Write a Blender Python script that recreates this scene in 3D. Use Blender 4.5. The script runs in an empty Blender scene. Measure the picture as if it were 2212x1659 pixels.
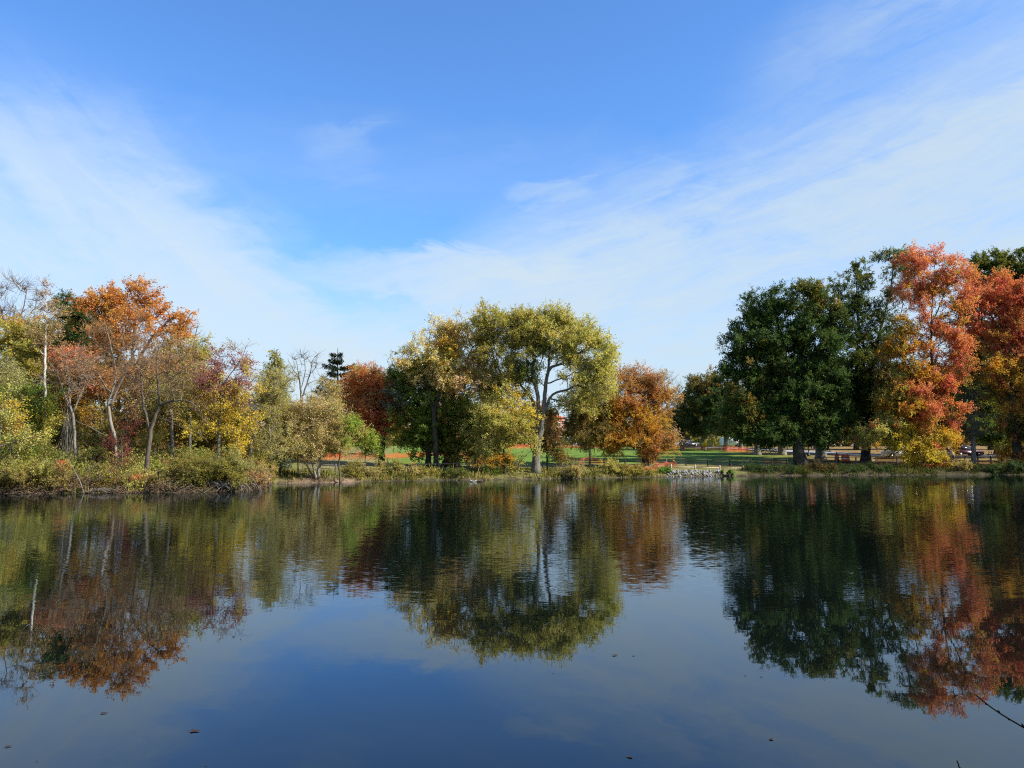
import bpy, math, zlib
import numpy as np
from mathutils import Vector

# ------------------------------------------------------------------ camera, sky, sun, exposure
SC = bpy.context.scene
COL = SC.collection
F, CX, CY, HOR, EYE = 1728.0, 1106.0, 829.5, 976.0, 2.6     # photo measured on a 2212 x 1659 grid
TH = math.atan((HOR - CY) / F)
cam = bpy.data.cameras.new('camera')
cam.sensor_width = 36.0
cam.lens = 36.0 * F / 2212.0
cam.clip_start, cam.clip_end = 0.05, 5000.0
co = bpy.data.objects.new('camera', cam)
co.location = (0, 0, EYE)
co.rotation_euler = (math.pi / 2 + TH, 0, 0)
COL.objects.link(co)
SC.camera = co

SUN_AZ, SUN_EL = math.radians(74), math.radians(37)         # azimuth from behind the camera towards the right
SDIR = Vector((math.cos(SUN_EL) * math.sin(SUN_AZ), -math.cos(SUN_EL) * math.cos(SUN_AZ), math.sin(SUN_EL)))
sl = bpy.data.lights.new('sun', 'SUN')
sl.energy, sl.angle, sl.color = 5.0, math.radians(0.53), (1.0, 0.93, 0.82)
so = bpy.data.objects.new('sun', sl)
so.rotation_euler = SDIR.to_track_quat('Z', 'Y').to_euler()
so.location = (60, -30, 60)
COL.objects.link(so)
SC.view_settings.view_transform = 'Standard'
SC.view_settings.look = 'None'
SC.view_settings.exposure = 0.9
SC.view_settings.gamma = 1.0
SC.cycles.max_bounces = 8
SC.cycles.diffuse_bounces = 4
SC.cycles.glossy_bounces = 3
SC.cycles.transparent_max_bounces = 12
SC.cycles.caustics_reflective = False
SC.cycles.caustics_refractive = False
SC.render.film_transparent = False
SC.cycles.filter_width = 1.15
SC.cycles.use_denoising = False


class NT:
    """small node-tree writer"""
    def __init__(self, tree):
        self.t = tree
    def n(self, kind, ins=None, **kw):
        nd = self.t.nodes.new(kind)
        for k, v in kw.items():
            setattr(nd, k, v)
        for k, v in (ins or {}).items():
            self.put(nd.inputs[k], v)
        return nd
    def put(self, sock, v):
        if hasattr(v, 'is_output') or isinstance(v, bpy.types.NodeSocket):
            self.t.links.new(v, sock)
        elif isinstance(v, bpy.types.Node):
            self.t.links.new(v.outputs[0], sock)
        else:
            sock.default_value = v
    def m(self, op, a, b=0.0, c=None, clamp=False):
        nd = self.t.nodes.new('ShaderNodeMath')
        nd.operation, nd.use_clamp = op, clamp
        self.put(nd.inputs[0], a)
        self.put(nd.inputs[1], b)
        if c is not None:
            self.put(nd.inputs[2], c)
        return nd.outputs[0]
    def step(self, v, lo, hi, a=0.0, b=1.0):
        nd = self.t.nodes.new('ShaderNodeMapRange')
        nd.interpolation_type = 'SMOOTHSTEP'
        for i, x in enumerate((v, lo, hi, a, b)):
            self.put(nd.inputs[i], x)
        return nd.outputs[0]
    def mix(self, f, a, b, blend='MIX'):
        nd = self.t.nodes.new('ShaderNodeMix')
        nd.data_type, nd.blend_type = 'RGBA', blend
        self.put(nd.inputs[0], f)
        self.put(nd.inputs[6], a)
        self.put(nd.inputs[7], b)
        return nd.outputs[2]
    def noise(self, vec, scale, detail=4.0, rough=0.55, dist=0.0, out=0):
        nd = self.n('ShaderNodeTexNoise', {'Vector': vec, 'Scale': scale, 'Detail': detail, 'Roughness': rough, 'Distortion': dist})
        return nd.outputs[out]
    def comb(self, x, y, z=0.0):
        return self.n('ShaderNodeCombineXYZ', {0: x, 1: y, 2: z}).outputs[0]


def build_world():
    w = bpy.data.worlds.new('World')
    SC.world = w
    w.use_nodes = True
    t = w.node_tree
    t.nodes.clear()
    N = NT(t)
    sky = N.n('ShaderNodeTexSky', sky_type='NISHITA', sun_disc=False, sun_elevation=SUN_EL,
              sun_rotation=math.atan2(SDIR.x, SDIR.y), air_density=1.0, dust_density=0.6, ozone_density=1.6, altitude=50)
    base = N.mix(1.0, sky.outputs[0], (0.86, 1.38, 2.0, 1), 'MULTIPLY')
    tc = N.n('ShaderNodeTexCoord')
    sp = N.n('ShaderNodeSeparateXYZ', {0: tc.outputs['Generated']})
    x, y, z = sp.outputs
    az = N.m('ARCTAN2', x, y)
    el = N.m('ARCSINE', z)
    # angles in hundredths of a radian: az 0 = straight over the pond, el 0 = horizon
    wv = N.comb(N.m('MULTIPLY', az, 3.0), N.m('MULTIPLY', el, 7.0))
    w1 = N.m('SUBTRACT', N.noise(wv, 1.6, 5.0, 0.6, 0.4), 0.5)
    w2 = N.m('SUBTRACT', N.noise(N.comb(N.m('MULTIPLY_ADD', az, 9.0, 7.3), N.m('MULTIPLY', el, 26.0)), 1.0, 6.0, 0.62, 1.2), 0.5)
    # streaks: left bank of cirrus falls to the right, right bank rises to the right
    wa, we = N.m('MULTIPLY', w1, 1.6), N.m('MULTIPLY', w2, 0.9)
    def streak(along, across, fa, fc, seed):
        u = N.m('ADD', N.m('MULTIPLY', az, along[0] * fa), N.m('MULTIPLY', el, along[1] * fa))
        v = N.m('ADD', N.m('MULTIPLY', az, across[0] * fc), N.m('MULTIPLY', el, across[1] * fc))
        big = N.noise(N.comb(N.m('ADD', u, wa), N.m('ADD', v, we), seed), 1.0, 6.0, 0.6, 0.5)
        fine = N.noise(N.comb(N.m('MULTIPLY', u, 2.1), N.m('MULTIPLY_ADD', v, 3.3, 5.0), seed), 1.0, 5.0, 0.65, 1.0)
        fib = N.noise(N.comb(N.m('MULTIPLY_ADD', u, 1.3, 2.0), N.m('MULTIPLY', v, 8.0), seed), 1.0, 4.0, 0.6, 0.8)
        return N.m('ADD', N.m('ADD', N.m('MULTIPLY', big, 0.62), N.m('MULTIPLY', fine, 0.30)), N.m('MULTIPLY', fib, 0.08))
    stl = streak((0.8, -0.6), (0.6, 0.8), 3.5, 9.0, 3.0)
    strr = streak((0.97, 0.25), (-0.25, 0.97), 4.0, 16.0, 9.0)
    X = N.m('ADD', az, N.m('ADD', N.m('MULTIPLY', w1, 0.16), N.m('MULTIPLY', w2, 0.05)))
    Y = N.m('ADD', el, N.m('ADD', N.m('MULTIPLY', w1, 0.10), N.m('MULTIPLY', w2, 0.05)))
    # left cirrus: below the line from (-0.49, 0.46) to (-0.18, 0.16)
    dl = N.m('SUBTRACT', N.m('MULTIPLY_ADD', X, -0.97, 0.0), Y)
    ml = N.m('MULTIPLY', N.step(dl, -0.05, 0.16), N.step(el, 0.46, 0.19))
    ml = N.m('MULTIPLY', ml, N.m('MULTIPLY_ADD', stl, 3.4, -0.95))
    # right cirrus: below the slowly rising edge, its left end falling to the horizon
    d1 = N.m('SUBTRACT', N.m('MULTIPLY_ADD', X, 0.25, 0.308), Y)
    d2 = N.m('SUBTRACT', N.m('MULTIPLY_ADD', X, 0.62, 0.305), Y)
    dr = N.m('MINIMUM', d1, d2)
    mr = N.m('MULTIPLY', N.step(dr, -0.035, 0.13), N.m('MULTIPLY_ADD', strr, 3.4, -0.92))
    # high veil towards the upper right
    dv = N.m('ABSOLUTE', N.m('SUBTRACT', N.m('MULTIPLY_ADD', X, 0.28, 0.345), Y))
    mv = N.m('MULTIPLY', N.step(dv, 0.075, 0.0), N.step(az, 0.22, 0.5))
    mv = N.m('MULTIPLY', mv, N.m('MULTIPLY_ADD', strr, 1.5, -0.45))
    # small separate wisps
    def wisp(a0, e0, ra, re, amp):
        q = N.m('ADD', N.m('POWER', N.m('DIVIDE', N.m('SUBTRACT', X, a0), ra), 2.0), N.m('POWER', N.m('DIVIDE', N.m('SUBTRACT', Y, e0), re), 2.0))
        return N.m('MULTIPLY', N.step(q, 1.3, 0.0), N.m('MULTIPLY', N.m('SUBTRACT', strr, 0.22), amp))
    ws = N.m('ADD', wisp(-0.215, 0.355, 0.075, 0.035, 0.26), wisp(0.045, 0.318, 0.055, 0.017, 0.7))
    ws = N.m('ADD', ws, wisp(-0.09, 0.222, 0.19, 0.036, 1.7))
    ws = N.m('ADD', ws, wisp(-0.16, 0.345, 0.5, 0.06, 0.16))
    hz = N.m('MULTIPLY', N.step(el, 0.24, 0.02), 0.55)
    cm = N.m('ADD', N.m('ADD', ml, mr), N.m('ADD', mv, ws))
    cm = N.m('MULTIPLY', N.m('SUBTRACT', 1.0, N.m('EXPONENT', N.m('MULTIPLY', N.m('MAXIMUM', cm, 0.0), -1.7))), 1.05, clamp=True)
    # 1-(1-a)(1-b)
    tot = N.m('SUBTRACT', 1.0, N.m('MULTIPLY', N.m('SUBTRACT', 1.0, cm), N.m('SUBTRACT', 1.0, hz)), clamp=True)
    cloud = N.mix(N.step(az, -0.5, 0.6), (5.2, 6.25, 7.0, 1), (4.8, 5.8, 6.5, 1))
    col = N.mix(tot, base, cloud)
    bg = N.n('ShaderNodeBackground', {'Color': col, 'Strength': 0.07})
    out = N.n('ShaderNodeOutputWorld', {0: bg.outputs[0]})


build_world()

# ------------------------------------------------------------------ helpers
def rng_of(key):
    return np.random.default_rng(zlib.crc32(key.encode()))

def at(px, py, D):
    """point at depth D metres seen at photo position (px, py)"""
    xc, yc = (px - CX) / F, -(py - CY) / F
    Y = math.cos(TH) - math.sin(TH) * yc
    Z = math.sin(TH) + math.cos(TH) * yc
    s = D / Y
    return np.array([xc * s, D, EYE + Z * s])

def on_water(px, py):
    yc = -(py - CY) / F
    Y = math.cos(TH) - math.sin(TH) * yc
    Z = math.sin(TH) + math.cos(TH) * yc
    s = -EYE / Z
    return np.array([(px - CX) / F * s, Y * s, 0.0])

SHORE = [(-1500, 38), (-700, 42), (-300, 48), (0, 50), (200, 51), (450, 52), (510, 52.6), (545, 54), (560, 57), (572, 61), (590, 65.5), (640, 67), (700, 68), (900, 73),
         (1150, 76.5), (1400, 83), (1500, 85.5), (1700, 88), (2000, 90.5), (2212, 91), (2600, 88), (3200, 70), (3800, 55)]
_sp = np.array([p for p, d in SHORE], float)
_sd = np.array([d for p, d in SHORE], float)
POND = np.array([(-400, -200), (-400, 24)] + [((p - CX) / F * d, d) for p, d in SHORE] + [(400, 24), (400, -200)])
_gd = np.array([-60, -8, -2, -0.5, 0, 0.25, 0.7, 1.6, 3.5, 8, 14, 20, 40, 80, 140, 250, 900])
_gz = np.array([-2, -1.2, -0.6, -0.2, -0.03, 0.17, 0.32, 0.45, 0.68, 1.0, 1.4, 1.75, 2.5, 3.5, 4.3, 5.2, 7.0])

def wob(x, y, s=1.0):
    return (np.sin(x * 0.9 / s + 1.3) * np.cos(y * 1.1 / s + 0.4) + 0.6 * np.sin(x * 2.3 / s + y * 1.7 / s) + 0.4 * np.sin(3.9 * x / s - 2.9 * y / s + 2.0)) * 0.5

def inland(x, y):
    """signed distance from the waterline of the far shore, positive on land"""
    x, y = np.asarray(x, float), np.asarray(y, float)
    best = np.full(np.broadcast(x, y).shape, 1e9)
    ins = np.zeros(best.shape, bool)
    n = len(POND)
    for i in range(n):
        (ax, ay), (bx, by) = POND[i], POND[(i + 1) % n]
        dx, dy = bx - ax, by - ay
        t = np.clip(((x - ax) * dx + (y - ay) * dy) / (dx * dx + dy * dy), 0, 1)
        best = np.minimum(best, (x - ax - t * dx) ** 2 + (y - ay - t * dy) ** 2)
        if by != ay:
            c = ((ay > y) != (by > y)) & (x < dx * (y - ay) / dy + ax)
            ins = ins ^ c
    d = np.sqrt(best) * np.where(ins, -1.0, 1.0)
    return d + 0.22 * np.sin(x * 0.9 + y * .4) + 0.16 * np.sin(x * 2.3 + y + 1.0) + 0.08 * np.sin(x * 5.1 - y)

def shore_D(px):
    return np.interp(px, _sp, _sd)

def gz(x, y):
    d = inland(x, y)
    return np.interp(d, _gd, _gz) + 0.07 * wob(np.asarray(x), np.asarray(y), 2.0) * np.clip(d / 3, 0, 1)

def gx(px, D):
    """world x of photo column px on the ground at depth D (near the horizon row)"""
    return (px - CX) / F * D / math.cos(TH) * 1.0

def on_ground(px, D):
    x = at(px, 1000, D)[0]
    return np.array([x, D, float(gz(x, D))])

def mesh_obj(name, V, faces, mat, parent=None, smooth=False, origin=None):
    """faces: (n,k) int array or list of such arrays"""
    V = np.asarray(V, np.float32)
    if origin is not None:
        V = V - np.asarray(origin, np.float32)
    fl = faces if isinstance(faces, list) else [faces]
    fl = [np.asarray(f, np.int32) for f in fl if len(f)]
    me = bpy.data.meshes.new(name)
    me.vertices.add(len(V))
    me.vertices.foreach_set('co', V.ravel())
    loops = np.concatenate([f.ravel() for f in fl])
    sizes = np.concatenate([np.full(len(f), f.shape[1], np.int32) for f in fl])
    me.loops.add(len(loops))
    me.loops.foreach_set('vertex_index', loops)
    me.polygons.add(len(sizes))
    me.polygons.foreach_set('loop_start', np.concatenate([[0], np.cumsum(sizes)[:-1]]).astype(np.int32))
    me.update(calc_edges=True)
    if smooth:
        me.polygons.foreach_set('use_smooth', np.ones(len(sizes), bool))
    if mat is not None:
        me.materials.append(mat)
    o = bpy.data.objects.new(name, me)
    COL.objects.link(o)
    if parent is not None:
        o.parent = parent
    return o

def face_cols(o, cols, name='tint'):
    a = o.data.attributes.new(name, 'FLOAT_COLOR', 'FACE')
    c = np.ones((len(cols), 4), np.float32)
    c[:, :3] = cols
    a.data.foreach_set('color', c.ravel())

def tag(o, label=None, cat=None, group=None, kind=None):
    if label: o['label'] = label
    if cat: o['category'] = cat
    if group: o['group'] = group
    if kind: o['kind'] = kind
    return o

def thing(name, loc, label, cat, group=None):
    o = bpy.data.objects.new(name, None)
    o.empty_display_size = 0.3
    o.location = tuple(float(v) for v in loc)
    COL.objects.link(o)
    return tag(o, label, cat, group)

class MB:
    """collects shapes; build() links them as one mesh object"""
    def __init__(self):
        self.v, self.f, self.n = [], {}, 0
    def add(self, V, faces):
        V = np.asarray(V, float).reshape(-1, 3)
        for f in faces:
            self.f.setdefault(len(f), []).append([i + self.n for i in f])
        self.v.append(V)
        self.n += len(V)
        return self
    def box(self, c, s, rz=0.0, bev=0.0):
        hx, hy, hz = s[0] / 2, s[1] / 2, s[2] / 2
        if bev <= 0:
            V = [(sx * hx, sy * hy, sz * hz) for sz in (-1, 1) for sx, sy in ((-1, -1), (1, -1), (1, 1), (-1, 1))]
            Fc = [(3, 2, 1, 0), (4, 5, 6, 7), (0, 1, 5, 4), (1, 2, 6, 5), (2, 3, 7, 6), (3, 0, 4, 7)]
        else:
            b = min(bev, hx * .9, hy * .9, hz * .9)
            rings = []
            for z, k in ((-hz, b), (-hz + b, 0), (hz - b, 0), (hz, b)):
                X, Y = hx - k, hy - k
                rings += [(-X + (b - k), -Y, z), (X - (b - k), -Y, z), (X, -Y + (b - k), z), (X, Y - (b - k), z), (X - (b - k), Y, z), (-X + (b - k), Y, z), (-X, Y - (b - k), z), (-X, -Y + (b - k), z)]
            V = rings
            Fc = [tuple(range(7, -1, -1)), tuple(range(24, 32))]
            for r in range(3):
                for i in range(8):
                    Fc.append((r * 8 + i, r * 8 + (i + 1) % 8, r * 8 + 8 + (i + 1) % 8, r * 8 + 8 + i))
        V = np.array(V, float)
        ca, sa = math.cos(rz), math.sin(rz)
        V = V @ np.array([[ca, sa, 0], [-sa, ca, 0], [0, 0, 1]]) + np.array(c, float)
        return self.add(V, Fc)
    def tube(self, pts, rad, n=6, cap=True):
        pts = np.asarray(pts, float)
        rad = np.broadcast_to(np.asarray(rad, float), (len(pts),))
        V, Fc = tube_rings(pts, rad, n)
        Fc = [tuple(f) for f in Fc]
        if cap:
            Fc.append(tuple(range(n - 1, -1, -1)))
            Fc.append(tuple(range((len(pts) - 1) * n, len(pts) * n)))
        return self.add(V, Fc)
    def lathe(self, prof, c=(0, 0, 0), n=12):
        V, Fc = [], []
        for r, z in prof:
            for i in range(n):
                a = 2 * math.pi * i / n
                V.append((c[0] + r * math.cos(a), c[1] + r * math.sin(a), c[2] + z))
        for j in range(len(prof) - 1):
            for i in range(n):
                Fc.append((j * n + i, j * n + (i + 1) % n, (j + 1) * n + (i + 1) % n, (j + 1) * n + i))
        Fc.append(tuple(range(n - 1, -1, -1)))
        Fc.append(tuple(range((len(prof) - 1) * n, len(prof) * n)))
        return self.add(V, Fc)
    def prism(self, outline, y0, y1, taper=0.0):
        """outline in (x,z), extruded along y"""
        o = np.array(outline, float)
        k = len(o)
        V = [(x, y0, z) for x, z in o] + [(x, y1, z) for x, z in o]
        Fc = [tuple(range(k)), tuple(range(2 * k - 1, k - 1, -1))]
        for i in range(k):
            j = (i + 1) % k
            Fc.append((j, i, k + i, k + j))
        return self.add(V, Fc)
    def xf(self, M3, loc):
        self.v = [v @ np.array(M3).T + np.array(loc) for v in self.v]
        return self
    def build(self, name, mat, parent=None, smooth=False, origin=None):
        V = np.concatenate(self.v)
        return mesh_obj(name, V, [np.array(f) for f in self.f.values()], mat, parent, smooth, origin)

def tube_rings(pts, rad, n):
    d = np.gradient(pts, axis=0)
    d /= np.linalg.norm(d, axis=1, keepdims=True) + 1e-9
    ref = np.array([0.31, 0.95, 0.05])
    V = []
    a = np.cross(d[0], ref)
    if np.linalg.norm(a) < 1e-3:
        a = np.cross(d[0], [1.0, 0, 0])
    for p, t, r in zip(pts, d, rad):
        a = a - t * np.dot(a, t)
        a /= np.linalg.norm(a) + 1e-9
        b = np.cross(t, a)
        ang = np.arange(n) * 2 * math.pi / n
        V.append(p + r * (np.cos(ang)[:, None] * a + np.sin(ang)[:, None] * b))
    k = len(pts)
    i = np.arange(n)
    Fc = []
    for j in range(k - 1):
        Fc.append(np.stack([j * n + i, j * n + (i + 1) % n, (j + 1) * n + (i + 1) % n, (j + 1) * n + i], 1))
    return np.concatenate(V), np.concatenate(Fc)

# ------------------------------------------------------------------ materials
def new_mat(name):
    m = bpy.data.materials.new(name)
    m.use_nodes = True
    m.node_tree.nodes.clear()
    return m, NT(m.node_tree)

def finish(m, N, shader, disp=None):
    N.n('ShaderNodeOutputMaterial', {0: shader})
    return m

def mat_leaf(name, rough=0.5, trans=0.48, spec=0.2):
    m, N = new_mat(name)
    at_ = N.n('ShaderNodeAttribute', attribute_name='tint')
    col = at_.outputs['Color']
    p = N.n('ShaderNodeBsdfPrincipled', {'Base Color': col, 'Roughness': rough, 'Specular IOR Level': spec})
    tcol = N.mix(1.0, col, (1.25, 1.15, 0.7, 1), 'MULTIPLY')
    tr = N.n('ShaderNodeBsdfTranslucent', {'Color': tcol})
    mx = N.n('ShaderNodeMixShader', {0: trans, 1: p.outputs[0], 2: tr.outputs[0]})
    return finish(m, N, mx.outputs[0])

def mat_solid(name, col, rough=0.6, var=0.2, scale=6.0, spec=0.3, metal=0.0, bump=0.0, col2=None):
    m, N = new_mat(name)
    tc = N.n('ShaderNodeTexCoord')
    nz = N.noise(tc.outputs['Object'], scale, 5.0, 0.6)
    c2 = col2 or tuple(c * (1 - var * 1.6) for c in col)
    c = N.mix(N.step(nz, 0.3, 0.7), (*col, 1), (*c2, 1))
    p = N.n('ShaderNodeBsdfPrincipled', {'Base Color': c, 'Roughness': rough, 'Specular IOR Level': spec, 'Metallic': metal})
    if bump:
        b = N.n('ShaderNodeBump', {'Height': nz, 'Strength': bump, 'Distance': 0.02})
        N.put(p.inputs['Normal'], b.outputs[0])
    return finish(m, N, p.outputs[0])

def mat_bark(name, col, col2, sc=3.0, marks=None):
    m, N = new_mat(name)
    tc = N.n('ShaderNodeTexCoord')
    mp = N.n('ShaderNodeMapping', {'Vector': tc.outputs['Object'], 'Scale': (1, 1, 0.18)})
    nz = N.noise(mp.outputs[0], sc * 4, 6.0, 0.65)
    big = N.noise(tc.outputs['Object'], sc * 0.35, 3.0)
    c = N.mix(N.step(nz, 0.35, 0.66), (*col, 1), (*col2, 1))
    c = N.mix(N.m('MULTIPLY', N.step(big, 0.4, 0.65), 0.5), c, (*[0.5 * (a + b) * 0.9 for a, b in zip(col, (0.17, 0.17, 0.10))], 1))
    if marks:
        mp2 = N.n('ShaderNodeMapping', {'Vector': tc.outputs['Object'], 'Scale': (1.2, 1.2, 2.6)})
        k = N.noise(mp2.outputs[0], 1.4, 5.0, 0.7)
        c = N.mix(N.step(k, 0.57, 0.63), c, (*marks, 1))
    p = N.n('ShaderNodeBsdfPrincipled', {'Base Color': c, 'Roughness': 0.9, 'Specular IOR Level': 0.15})
    b = N.n('ShaderNodeBump', {'Height': nz, 'Strength': 0.8, 'Distance': 0.05})
    N.put(p.inputs['Normal'], b.outputs[0])
    return finish(m, N, p.outputs[0])

def mat_water():
    m, N = new_mat('pond_water')
    geo = N.n('ShaderNodeNewGeometry')
    sp = N.n('ShaderNodeSeparateXYZ', {0: geo.outputs['Position']})
    x, y, _ = sp.outputs
    def rip(sx, sy, det, z):
        v = N.comb(N.m('MULTIPLY', x, sx), N.m('MULTIPLY', y, sy), z)
        c = N.noise(v, 1.0, det, 0.55, 0.3, out=1)
        s = N.n('ShaderNodeSeparateColor', {0: c})
        return N.m('SUBTRACT', s.outputs[0], 0.5), N.m('SUBTRACT', s.outputs[1], 0.5)
    ax, ay = rip(1.1, 3.2, 2.0, 0.0)        # slow swell
    bx, by = rip(5.0, 13.0, 3.0, 4.0)       # wind ripples
    # patches: where the breeze touches the pond
    pn = N.noise(N.comb(N.m('MULTIPLY', x, 0.035), N.m('MULTIPLY', y, 0.10)), 1.0, 3.0, 0.5)
    band = N.m('MULTIPLY', N.step(y, 11.5, 21.0), N.step(y, 95.0, 44.0, 0.55, 1.0))
    patch = N.m('MULTIPLY', band, N.step(pn, 0.32, 0.60, 0.35, 1.1))
    A = N.m('MULTIPLY_ADD', patch, 0.020, 0.0065)
    B = N.m('MULTIPLY_ADD', patch, 0.105, 0.0045)
    nx = N.m('ADD', N.m('MULTIPLY', ax, N.m('MULTIPLY', A, 0.5)), N.m('MULTIPLY', bx, N.m('MULTIPLY', B, 0.3)))
    ny = N.m('ADD', N.m('MULTIPLY', ay, A), N.m('MULTIPLY', by, B))
    nv = N.n('ShaderNodeVectorMath', {0: N.comb(nx, ny, 1.0)}, operation='NORMALIZE')
    deep = N.n('ShaderNodeBsdfDiffuse', {'Color': (0.003, 0.005, 0.004, 1)})
    gl = N.n('ShaderNodeBsdfGlossy', {'Color': (0.80, 0.90, 1.0, 1), 'Roughness': 0.01, 'Normal': nv.outputs[0]})
    fr = N.n('ShaderNodeFresnel', {'IOR': 1.46, 'Normal': nv.outputs[0]})
    mx = N.n('ShaderNodeMixShader', {0: fr.outputs[0], 1: deep.outputs[0], 2: gl.outputs[0]})
    return finish(m, N, mx.outputs[0])

def mat_ground():
    m, N = new_mat('park_ground')
    a = N.n('ShaderNodeAttribute', attribute_name='tint')
    geo = N.n('ShaderNodeNewGeometry')
    n1 = N.noise(geo.outputs['Position'], 0.6, 6.0, 0.65)
    n2 = N.noise(geo.outputs['Position'], 7.0, 5.0, 0.7)
    c = N.mix(1.0, a.outputs['Color'], N.mix(N.step(n1, 0.25, 0.75), (0.72, 0.74, 0.7, 1), (1.25, 1.2, 1.15, 1)), 'MULTIPLY')
    lit = N.m('MULTIPLY', N.step(n2, 0.58, 0.66), a.outputs['Alpha'])
    c = N.mix(lit, c, (0.30, 0.17, 0.06, 1))
    p = N.n('ShaderNodeBsdfPrincipled', {'Base Color': c, 'Roughness': 0.95, 'Specular IOR Level': 0.1})
    b = N.n('ShaderNodeBump', {'Height': n2, 'Strength': 0.7, 'Distance': 0.08})
    N.put(p.inputs['Normal'], b.outputs[0])
    return finish(m, N, p.outputs[0])

def mat_net():
    m, N = new_mat('orange_net')
    geo = N.n('ShaderNodeNewGeometry')
    nz = N.noise(geo.outputs['Position'], 3.0, 3.0)
    c = N.mix(nz, (0.78, 0.10, 0.02, 1), (0.62, 0.13, 0.05, 1))
    p = N.n('ShaderNodeBsdfPrincipled', {'Base Color': c, 'Roughness': 0.5})
    tl = N.n('ShaderNodeBsdfTranslucent', {'Color': (0.8, 0.12, 0.03, 1)})
    s1 = N.n('ShaderNodeMixShader', {0: 0.4, 1: p.outputs[0], 2: tl.outputs[0]})
    # the net's holes
    sp = N.n('ShaderNodeSeparateXYZ', {0: geo.outputs['Position']})
    hx = N.m('ABSOLUTE', N.m('SINE', N.m('MULTIPLY', N.m('ADD', sp.outputs[0], sp.outputs[1]), 45.0)))
    hz = N.m('ABSOLUTE', N.m('SINE', N.m('MULTIPLY', sp.outputs[2], 45.0)))
    hole = N.m('MULTIPLY', N.m('GREATER_THAN', hx, 0.5), N.m('GREATER_THAN', hz, 0.5))
    hole = N.m('MULTIPLY_ADD', hole, 0.6, 0.26)
    tp = N.n('ShaderNodeBsdfTransparent')
    mx = N.n('ShaderNodeMixShader', {0: hole, 1: s1.outputs[0], 2: tp.outputs[0]})
    return finish(m, N, mx.outputs[0])

def mat_brick():
    m, N = new_mat('red_brick')
    tc = N.n('ShaderNodeTexCoord')
    sp = N.n('ShaderNodeSeparateXYZ', {0: tc.outputs['Object']})
    v = N.comb(N.m('ADD', sp.outputs[0], sp.outputs[1]), sp.outputs[2])
    b = N.n('ShaderNodeTexBrick', {'Vector': v, 'Color1': (0.42, 0.15, 0.09, 1), 'Color2': (0.34, 0.12, 0.08, 1), 'Mortar': (0.4, 0.33, 0.28, 1), 'Scale': 4.0})
    p = N.n('ShaderNodeBsdfPrincipled', {'Base Color': b.outputs[0], 'Roughness': 0.9})
    return finish(m, N, p.outputs[0])

LEAF = mat_leaf('leaf')
NEEDLE = mat_leaf('needle', 0.6, 0.15, 0.2)
GRASSM = mat_leaf('grass_blade', 0.7, 0.3, 0.1)
BARK = {
    'grey': mat_bark('grey_bark', (0.19, 0.175, 0.15), (0.075, 0.068, 0.06)),
    'brown': mat_bark('brown_bark', (0.13, 0.10, 0.075), (0.05, 0.04, 0.03)),
    'dark': mat_bark('dark_bark', (0.06, 0.05, 0.042), (0.025, 0.022, 0.018)),
    'pale': mat_bark('pale_bark', (0.26, 0.235, 0.20), (0.14, 0.125, 0.11)),
    'white': mat_bark('white_bark', (0.62, 0.60, 0.55), (0.42, 0.40, 0.36), 3.0, marks=(0.16, 0.14, 0.11)),
    'twig': mat_bark('reddish_twig', (0.20, 0.125, 0.09), (0.11, 0.075, 0.055)),
}
WATER, GROUND, NET, BRICK = mat_water(), mat_ground(), mat_net(), mat_brick()
OLDWOOD = mat_solid('weathered_rail', (0.20, 0.19, 0.175), 0.9, 0.35, 9.0, 0.1)
DARKWOOD = mat_solid('dark_rail', (0.055, 0.05, 0.047), 0.9, 0.3, 9.0, 0.1)
NEWWOOD = mat_solid('pale_timber', (0.58, 0.44, 0.31), 0.8, 0.2, 9.0, 0.1)
STONE = mat_solid('riprap_stone', (0.33, 0.32, 0.305), 0.9, 0.25, 3.0, 0.2, col2=(0.13, 0.125, 0.115))
PEBBLE = mat_solid('shore_pebble', (0.26, 0.235, 0.20), 0.9, 0.3, 3.0, 0.2, col2=(0.10, 0.085, 0.07))
ASPHALT = mat_solid('asphalt', (0.20, 0.20, 0.215), 0.9, 0.12, 1.3, 0.2)
CURB = mat_solid('concrete', (0.45, 0.43, 0.40), 0.9, 0.15, 3.0, 0.2)
GLASS = mat_solid('dark_glass', (0.02, 0.024, 0.03), 0.08, 0.1, 2.0, 0.6)
WHITE = mat_solid('white_paint', (0.78, 0.78, 0.78), 0.45, 0.06, 4.0, 0.4)
RUBBER = mat_solid('rubber', (0.02, 0.02, 0.02), 0.8, 0.2, 9.0, 0.2)
CHROME = mat_solid('grey_metal', (0.35, 0.35, 0.36), 0.35, 0.1, 5.0, 0.5, 0.8)
BLACK = mat_solid('black_metal', (0.025, 0.025, 0.027), 0.5, 0.2, 6.0, 0.4)
CARWHITE = mat_solid('white_car_paint', (0.72, 0.73, 0.75), 0.25, 0.03, 2.0, 0.5)
CARRED = mat_solid('shaded_maroon_paint', (0.05, 0.005, 0.008), 0.25, 0.1, 2.0, 0.5)  # maroon, darkened to carry the shade the car stands in
CARDARK = mat_solid('dark_car_paint', (0.03, 0.033, 0.04), 0.25, 0.1, 2.0, 0.5)
CARBLUE = mat_solid('silver_car_paint', (0.32, 0.36, 0.42), 0.25, 0.1, 2.0, 0.5)
LENS = mat_solid('lamp_lens', (0.6, 0.6, 0.58), 0.2, 0.05, 3.0, 0.5)
TAIL = mat_solid('tail_lens', (0.45, 0.02, 0.02), 0.3, 0.05, 3.0, 0.5)
BANNER = mat_solid('red_cloth', (0.60, 0.03, 0.05), 0.8, 0.15, 4.0, 0.1)
SIGNY = mat_solid('yellow_sign', (0.85, 0.52, 0.02), 0.5, 0.03, 3.0, 0.3)
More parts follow.
